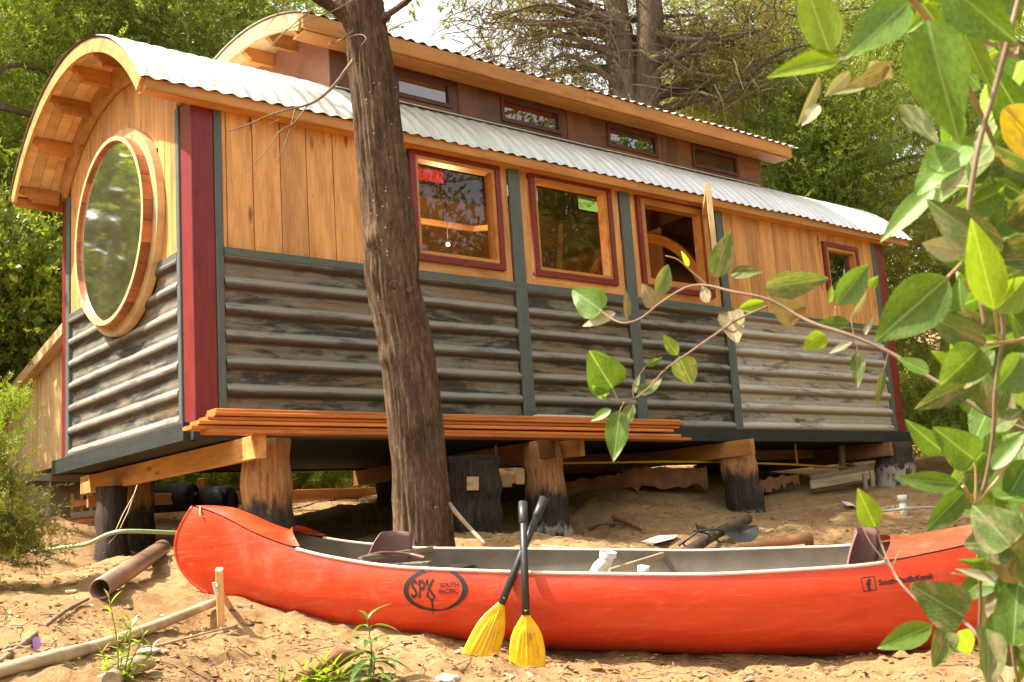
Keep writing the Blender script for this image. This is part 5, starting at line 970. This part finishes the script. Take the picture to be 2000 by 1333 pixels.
o = obj('twig_litter', mesh(vs, fs), M['twig']); tag(o, 'dry twig litter scattered over the sand', 'litter', kind='stuff')
vs, fs = [], []
for i in range(1100):
    px, D = R.uniform(-50, 2050), R.choice([R.uniform(3.6, 5.3), R.uniform(6.3, 11), R.uniform(6.3, 11)]); q = at(px, 1100, D); a = R.uniform(0, 6.28); l_, w_ = R.uniform(.006, .026), R.uniform(.004, .010); z = gzn(q.x, q.y) + .004; s = len(vs); ca, sa = math.cos(a), math.sin(a); tz = R.uniform(-.3, .3)
    for u, v in ((-1, -1), (1, -.7), (1.1, .8), (-.9, 1)): vs.append(Vector((q.x + u * l_ * ca - v * w_ * sa, q.y + u * l_ * sa + v * w_ * ca, z + .004 + u * l_ * tz)))
    for k in range(4): vs.append(vs[s + k] - Vector((0, 0, .003)))
    fs += [(s, s + 1, s + 2, s + 3), (s, s + 4, s + 5, s + 1), (s + 1, s + 5, s + 6, s + 2), (s + 2, s + 6, s + 7, s + 3), (s + 3, s + 7, s + 4, s)]
o = obj('bark_chips', mesh(vs, fs), M['dull']); tag(o, 'bark and wood chips scattered over the sand', 'wood chips', kind='stuff')
# ------------------------------------------------------------------ small plants
def lance(l, w_, curl=.35, n=6):
    vs, fs = [], []
    for i in range(n + 1):
        t = i / n; ww = w_ * math.sin(math.pi * min(1, t * .97 + .03)) ** .8 * .5; z = -curl * l * t * t
        vs += [(t * l, -ww, z + ww * .5), (t * l, 0, z), (t * l, ww, z + ww * .5)]
    for i in range(n):
        for j in (0, 1): a = i * 3 + j; fs.append((a, a + 3, a + 4, a + 1))
    return mesh(vs, fs)
LM = {}
def weed(px, py, D, stems, mat, label, ll=(.05, .09), lw=.016, curl=.5, per=10, key='a', group='weeds in the sand'):
    B = G(px, py, D, -.01); root = thing('weed', B, label, 'weed', group)
    if key not in LM: LM[key] = [lance(1, lw / .07, curl) for _ in range(1)]; [m_.materials.append(M[mat]) for m_ in LM[key]]
    for (dx, dy, h) in stems:
        top = B + rh * dx + fh * dy + Vector((0, 0, h)); q = spline([B, B.lerp(top, .5) + rh * R.uniform(-.015, .015), top], 5); tube('stem', q, [.0035 * (1 - .6 * i / len(q)) for i in range(len(q))], M[mat], root, 5)
        for k in range(per):
            t = .15 + .85 * k / (per - 1); p = q[min(len(q) - 1, int(t * (len(q) - 1)))]; a = k * 2.4 + R.uniform(-.4, .4); l_ = R.uniform(*ll) * (1.1 - .4 * t)
            el_ = R.uniform(.1, .8) if t < .9 else 1.1; d = Vector((math.cos(a) * math.cos(el_), math.sin(a) * math.cos(el_), math.sin(el_))); y = Vector((0, 0, 1)).cross(d).normalized(); z = d.cross(y)
            mw = Matrix((d * l_, y * l_, z * l_)).transposed().to_4x4(); mw.translation = p; c = bpy.data.objects.new('leaf', LM[key][0]); link(c, root, mw)
weed(232, 1335, 3.95, [(-.03, 0, .27), (.03, .02, .19), (.08, 0, .15), (.02, .03, .17), (-.06, .01, .11), (.10, .02, .10)], 'leafE', 'bright yellow green weed in sunshine at the lower left', (.045, .085), .014, .25, 15)
weed(722, 1345, 4.45, [(.0, 0, .285), (.02, .03, .12)], 'leafF', 'tall single weed with drooping dark leaves in front of the canoe', (.12, .17), .016, .75, 14, 'b')
weed(620, 1345, 4.1, [(-.05, 0, .07), (.02, .02, .09), (.06, 0, .07), (-.02, .04, .06), (.1, .02, .05)], 'leafE', 'low clump of bright weeds at the bottom edge left of the tall weed', (.08, .13), .012, .3, 11)
weed(545, 1340, 4.2, [(0, 0, .09), (.02, .02, .07)], 'leafE', 'small yellowish sprig at the bottom edge, leftmost of the low weeds', (.03, .05), .012, .2, 7)
weed(770, 1352, 4.2, [(0, 0, .06), (-.03, .02, .05)], 'leafF', 'small dark sprig at the foot of the tall weed', (.05, .08), .012, .4, 6, 'b')
weed(712, 1045, 8.2, [(-.05, 0, .35), (.05, 0, .28), (.1, .05, .2), (-.1, 0, .2)], 'leafF', 'straggly weed in the shade under the cabin left of the tree', (.05, .09), .012, .3, 7, 'b')
sb = tree('broom_shrub', -10, 6.1, [(-15, 1025, 6.1, .20, .9), (-60, 940, 6.2, .24, 1.2), (40, 1070, 6.2, .13, .55), (5, 950, 6.2, .09, 1.2), (-70, 1060, 6, .28, .8), (72, 1035, 6.3, .085, .5)], 42000, M['leafD'], 'feathery green broom shrub at the left edge in front of the footing', 'shrub', seed=51, lf=.028, wd=.006, spray=.12, droop=.12, up=.9)
V, F, cc, dd = foliage(52, [(at(5, 840, 6.3), .11, 2.0), (at(-25, 860, 6.3), .15, 1.5)], 7000, .03, .006, .13, .0, up=1.3); obj('foliage', npmesh(V - np.array(tuple(WM[sb.name].translation)), F), M['leafE'], sb, Matrix.Translation(WM[sb.name].translation))
# ------------------------------------------------------------------ the leafy shrub close to the camera
def bigmesh(kind, seed):
    r = random.Random(seed); n = 44; vs, fs = [], []; cup = r.uniform(.08, .45); bend = r.uniform(-.35, .5); wav = r.uniform(.006, .03); ph = r.uniform(0, 6); tw = r.uniform(-.5, .5)
    for i in range(n + 1):
        t = i / n; w_ = (math.sin(math.pi * t ** (.78 if kind == 0 else .60)) ** (.85 if kind == 0 else .62)) * (1 - .25 * t) * .5 / .88
        if t > .999: w_ = .002
        w_ *= 1 + (.035 if kind == 0 else .022) * (((t * 17 + ph) % 1) - .5) * 2 * min(1, t * 6)
        w_ = max(.004, w_)
        for j in range(-3, 4):
            v = j / 3; vs.append(((t), v * w_, abs(v) ** 1.3 * w_ * cup + bend * -(t ** 2) * .5 + wav * math.sin(t * 11 + ph + v * 2) * abs(v) + tw * v * w_ * t * .5))
    for i in range(n):
        for j in range(6): a = i * 7 + j; fs.append((a, a + 7, a + 8, a + 1))
    return mesh(vs, fs)
BL = {}
def leafobj(base, tip, width, mat, parent, roll=0.0, kind=0):
    base, tip = Vector(base), Vector(tip); x = tip - base; l_ = x.length
    if l_ < .004: return
    xn = x / l_; view = (CAM - (base + tip) / 2).normalized(); z = (view - xn * view.dot(xn)).normalized(); z = Matrix.Rotation(roll, 3, xn) @ z; y = z.cross(xn)
    k = (mat, kind, R.randrange(4))
    if k not in BL: BL[k] = bigmesh(kind, hash((kind, k[2])) % 999 + k[2]); BL[k].materials.append(M[mat]); BL[k].polygons.foreach_set('use_smooth', [True] * len(BL[k].polygons))
    sy = width / max(.25, math.cos(roll)); mw = Matrix((xn * l_, y * sy, z * min(l_, sy * 1.3))).transposed().to_4x4(); mw.translation = base; c = bpy.data.objects.new('leaf', BL[k]); link(c, parent, mw)
sr = at(2250, 1250, 2.2); sr.z = gzn(sr.x, sr.y); shrub = thing('leafy_shrub', sr, 'broad leaved green shrub close to the camera reaching in from the right', 'shrub')
LS = [  # base px, tip px, width px, depth, material, roll, round?
 (1621, 105, 1567, -45, 78, 1.0, 'lb', .3, 0), (1640, 116, 1500, 145, 44, 1.0, 'lb', .5, 0), (1773, 5, 1650, 118, 84, .95, 'lg', .2, 0), (1812, 40, 1866, 274, 118, .85, 'lg', .15, 0), (1852, -30, 1980, 82, 100, .85, 'lg', .1, 0),
 (1762, 205, 1832, 288, 42, 1.05, 'ld', .5, 0), (1958, 212, 2062, 325, 84, .95, 'ly', .4, 0), (1856, 368, 1790, 340, 46, 1.1, 'lg', .5, 0), (1824, 366, 1720, 476, 44, 1.05, 'lg', .5, 0), (1957, 492, 1806, 395, 76, .95, 'ld', .3, 0),
 (1942, 602, 1895, 425, 72, .9, 'lb', .2, 0), (1884, 490, 1802, 474, 46, 1.0, 'lp', .5, 0), (1850, 543, 1708, 668, 104, .92, 'lg', .1, 0), (1926, 672, 1806, 612, 56, 1.0, 'ld', .3, 0), (1943, 606, 2015, 540, 62, .95, 'lb', .3, 0),
 (1913, 680, 1838, 757, 80, 1.0, 'lg', .3, 1), (1814, 728, 1752, 702, 30, 1.1, 'lg', .6, 0), (1903, 898, 1828, 838, 72, 1.05, 'lg', .1, 1), (1842, 882, 1772, 828, 44, 1.1, 'lg', .3, 0), (1872, 945, 1746, 934, 40, 1.05, 'lg', .2, 0),
 (1882, 962, 1806, 1038, 46, 1.1, 'lg', .4, 0), (1938, 917, 2004, 842, 34, 1.05, 'lg', .4, 0), (1710, 1030, 1674, 953, 46, 1.25, 'lb', .1, 0), (1884, 1205, 1778, 1142, 88, 1.15, 'ld', .1, 1), (1820, 1222, 1714, 1266, 48, 1.2, 'lg', .2, 0),
 (1852, 1230, 1824, 1303, 46, 1.2, 'ld', .3, 1), (1872, 1233, 1904, 1284, 42, 1.2, 'lb', .2, 1), (1986, 1276, 1928, 1262, 50, 1.15, 'lx', .2, 1), (1975, 1066, 1900, 985, 92, 1.0, 'ld', .1, 1), (1972, 1062, 1882, 1062, 80, 1.02, 'ld', .2, 1),
 (1965, 1140, 1864, 1112, 22, 1.1, 'lp', .6, 0), (1960, 1100, 1875, 1098, 22, 1.1, 'lg', .6, 0), (1975, 1110, 1955, 1180, 30, 1.1, 'lg', .3, 0), (1745, 22, 1700, 58, 44, 1.1, 'lx', .5, 0), (1700, 120, 1745, 150, 30, 1.1, 'lp', .7, 0), (1660, 140, 1610, 188, 26, 1.1, 'lp', .6, 0),
 (1600, 150, 1560, 250, 18, 1.15, 'lp', .7, 0), (1600, 205, 1565, 250, 24, 1.15, 'lp', .3, 0), (1740, 130, 1650, 165, 40, 1.1, 'lx', .6, 0), (1690, 165, 1625, 180, 30, 1.15, 'ld', .5, 0), (1880, 60, 1935, 175, 40, 1.0, 'lb', .6, 0), (1950, 300, 1905, 365, 36, 1.1, 'lb', .5, 0),
 (2010, 330, 1900, 300, 90, 1.1, 'ld', .3, 1), (1990, 400, 1920, 470, 55, 1.1, 'lg', .4, 0), (1960, 392, 1925, 470, 44, 1.15, 'lg', .3, 0), (2020, 440, 1950, 395, 60, 1.05, 'lg', .3, 0), (1930, 760, 1958, 690, 30, 1.2, 'lg', .3, 0), (1945, 760, 2010, 690, 70, 1.0, 'lg', .4, 0),
 (1940, 840, 2000, 800, 34, 1.1, 'ld', .5, 0), (1950, 760, 1978, 728, 14, 1.1, 'ly', .5, 0), (2010, 900, 1960, 985, 60, 1.1, 'lg', .3, 0), (1860, 200, 1800, 225, 34, 1.15, 'lg', .6, 0), (1880, 610, 1868, 545, 40, 1.2, 'lg', .4, 0),
 (1176, 608, 1114, 562, 60, 1.5, 'lg', .1, 1), (1202, 612, 1138, 638, 24, 1.5, 'lp', .4, 0), (1224, 624, 1222, 560, 15, 1.5, 'lx', .5, 0), (1282, 598, 1253, 556, 34, 1.5, 'lx', .2, 1), (1282, 577, 1310, 513, 34, 1.5, 'ld', .3, 0), (1397, 542, 1425, 451, 46, 1.45, 'ld', .1, 0),
 (1428, 536, 1489, 528, 24, 1.45, 'ld', .3, 0), (1495, 563, 1614, 543, 54, 1.4, 'ld', .2, 1), (1562, 622, 1508, 588, 52, 1.4, 'lx', .2, 1), (1492, 589, 1440, 607, 26, 1.45, 'lb', .3, 0), (1424, 608, 1440, 675, 48, 1.45, 'lx', .1, 1), (1634, 596, 1702, 512, 54, 1.35, 'lg', .1, 0),
 (1700, 562, 1716, 538, 18, 1.35, 'lb', .3, 0), (1612, 654, 1568, 682, 36, 1.35, 'lb', .1, 1), (1657, 632, 1598, 631, 26, 1.35, 'lg', .3, 0), (1675, 688, 1675, 760, 27, 1.35, 'ld', .1, 0), (1726, 724, 1710, 795, 15, 1.3, 'ld', .4, 0), (1663, 668, 1618, 692, 14, 1.35, 'lp', .4, 0), (1664, 622, 1694, 568, 12, 1.35, 'lp', .5, 0),
 (1690, 655, 1705, 618, 12, 1.35, 'lp', .5, 0), (1620, 592, 1624, 558, 14, 1.35, 'lb', .3, 0), (1196, 758, 1148, 682, 76, 1.5, 'lg', .05, 1), (1323, 694, 1296, 655, 25, 1.5, 'lb', .1, 0), (1326, 696, 1348, 746, 48, 1.5, 'ld', .1, 1), (1184, 774, 1159, 756, 22, 1.5, 'lg', .2, 1), (1210, 803, 1199, 904, 46, 1.5, 'lg', .1, 0),
 (1237, 790, 1216, 837, 26, 1.5, 'ld', .3, 0), (1193, 800, 1154, 824, 18, 1.5, 'lg', .4, 0), (1248, 772, 1292, 740, 26, 1.5, 'ld', .3, 0), (1262, 714, 1293, 699, 13, 1.5, 'lg', .3, 0), (1240, 768, 1250, 730, 8, 1.5, 'ld', .3, 0), (1345, 520, 1330, 490, 10, 1.45, 'lb', .3, 0), (1385, 590, 1372, 560, 22, 1.45, 'lx', .4, 0)]
for (bx, by, tx, ty, w_, D, mt, rl, kd) in LS:
    dd_ = R.uniform(-.05, .05) * D * .5; leafobj(at(bx, by, D), at(tx, ty, D + dd_), w_ * D / FPX, mt, shrub, rl * R.choice((-1, 1)), kd)
r2 = random.Random(12)
n_ = 0
while n_ < 198:        # the rest of the leaves, fuller towards the right edge
    py = r2.uniform(-70, 1345); lo = itp(py, [(0, 1790), (300, 1830), (400, 1915), (560, 1860), (760, 1880), (1000, 1900), (1333, 1930)]); px = lo + (2060 - lo) * r2.random() ** .8; D = r2.uniform(1.02, 1.6)
    if py > 980 and r2.random() < .45: continue
    n_ += 1; a = r2.uniform(0, 6.28); ln = r2.uniform(95, 185) / D; leafobj(at(px, py, D), at(px + math.cos(a) * ln, py + math.sin(a) * ln, D + r2.uniform(-.05, .05)), ln * .46 * D / FPX, r2.choice(['lg', 'lg', 'lg', 'ld', 'ld', 'lb', 'lb', 'lg', 'lg', 'lg', 'lx']), shrub, r2.uniform(-1, 1), r2.choice((0, 1)))
def stems(lst):
    for pts, D0, D1, r0, r1, mt in lst:
        n = len(pts); q = spline([at(x, y, D0 + (D1 - D0) * i / (n - 1)) for i, (x, y) in enumerate(pts)], 6); tube('stem', q, [(r0 + (r1 - r0) * i / len(q)) * .62 for i in range(len(q))], mt, shrub, 8)
S_ = M['stem']; T_ = M['twig']
stems([([(2060, 860), (1940, 815), (1870, 770), (1800, 728), (1740, 690), (1660, 655), (1600, 636), (1560, 618), (1500, 585), (1430, 570), (1380, 558), (1340, 562), (1290, 592), (1255, 620), (1225, 631), (1200, 626), (1172, 606)], 1.2, 1.5, .0042, .0016, T_),
 ([(1380, 556), (1350, 530), (1325, 508), (1300, 500)], 1.46, 1.47, .002, .001, S_), ([(1340, 520), (1345, 508)], 1.46, 1.46, .0015, .001, S_), ([(1500, 598), (1440, 625), (1395, 655), (1345, 690), (1300, 722), (1270, 755), (1240, 778), (1205, 784), (1185, 780), (1165, 765)], 1.42, 1.5, .0024, .0012, T_),
 ([(1208, 784), (1196, 757)], 1.5, 1.5, .0014, .001, S_), ([(1220, 784), (1209, 805)], 1.5, 1.5, .0013, .0009, S_), ([(1238, 778), (1238, 750), (1262, 715)], 1.5, 1.5, .0013, .0009, S_),
 ([(1630, 640), (1632, 598)], 1.35, 1.35, .0012, .0009, S_), ([(1668, 655), (1664, 612), (1690, 568)], 1.35, 1.35, .0014, .0009, S_), ([(1672, 660), (1675, 690)], 1.35, 1.35, .001, .0008, S_), ([(1735, 690), (1726, 724)], 1.3, 1.3, .001, .0008, T_),
 ([(1740, -60), (1790, 10), (1850, 90), (1900, 190), (1945, 290), (1990, 400)], .95, 1.15, .0045, .004, S_), ([(2000, -40), (1950, 150), (1918, 260), (1905, 320), (1892, 420), (1905, 520), (1925, 640)], 1.0, 1.0, .004, .004, T_), ([(1905, 365), (1860, 365), (1824, 367)], 1.0, 1.05, .0018, .0012, S_),
 ([(1893, 480), (1940, 560), (1960, 640), (1945, 760), (1940, 850), (1925, 940), (1905, 1000)], 1.0, 1.1, .004, .003, T_), ([(1925, 672), (1990, 665), (2060, 640)], 1.0, 1.0, .003, .003, S_), ([(1850, 543), (1880, 512)], .92, .98, .0022, .002, S_), ([(1942, 602), (1950, 660)], .9, .98, .002, .002, S_),
 ([(1760, -30), (1720, 20), (1690, 60), (1665, 110), (1640, 118)], 1.0, 1.05, .003, .0015, T_), ([(1735, 50), (1700, 95), (1630, 118)], 1.05, 1.1, .002, .001, T_), ([(1880, 950), (1895, 975), (1903, 1000), (1912, 1100)], 1.05, 1.1, .002, .003, S_), ([(1903, 990), (1945, 940), (1990, 880), (2040, 820)], 1.05, 1.05, .0022, .0018, S_), ([(1905, 990), (1906, 930), (1903, 898)], 1.05, 1.05, .002, .0015, S_), ([(1905, 990), (1885, 950), (1860, 900)], 1.07, 1.07, .0016, .001, S_),
 ([(1990, 1400), (1950, 1320), (1915, 1250), (1882, 1215), (1840, 1195), (1800, 1180), (1760, 1140), (1742, 1110), (1728, 1080), (1710, 1030)], 1.1, 1.25, .0042, .0013, T_), ([(1742, 1112), (1700, 1060), (1680, 1015)], 1.22, 1.25, .0012, .0006, T_), ([(1912, 1100), (1915, 1170), (1912, 1245)], 1.1, 1.12, .0024, .0028, T_),
 ([(2010, 1420), (1980, 1290), (1975, 1180), (1968, 1060), (1960, 1010)], 1.1, 1.05, .0032, .002, T_), ([(1882, 1215), (1820, 1220)], 1.17, 1.2, .0013, .001, T_), ([(1744, 1112), (1748, 1095), (1755, 1080)], 1.23, 1.23, .001, .0008, S_), ([(2120, 400), (2040, 330), (1960, 100), (1930, -40)], 1.3, 1.1, .006, .005, S_), ([(1860, 1120), (1912, 1130), (1975, 1148)], 1.1, 1.1, .001, .001, S_)])
# trunks of the shrub, standing just outside the frame
for (a, b, c) in (((2200, 1500, 1.9), (2170, 900, 1.6), (2010, 1420, 1.1)), ((2300, 1500, 2.2), (2220, 500, 1.6), (2120, 400, 1.3)), ((2280, 1500, 2.1), (2160, 950, 1.4), (2060, 860, 1.2)), ((2260, 1500, 2.1), (2230, 100, 1.5), (1930, -40, 1.1)), ((2200, 1500, 2.0), (2120, 1450, 1.4), (1990, 1400, 1.1))):
    q = spline([sr - Vector((0, 0, .1)), at(*a), at(*b), at(*c)], 8); tube('stem', q, [.012 * (1 - .6 * i / len(q)) for i in range(len(q))], M['stem'], shrub, 8)
print('objects', len(bpy.data.objects), 'tris', sum(len(m_.polygons) for m_ in bpy.data.meshes))
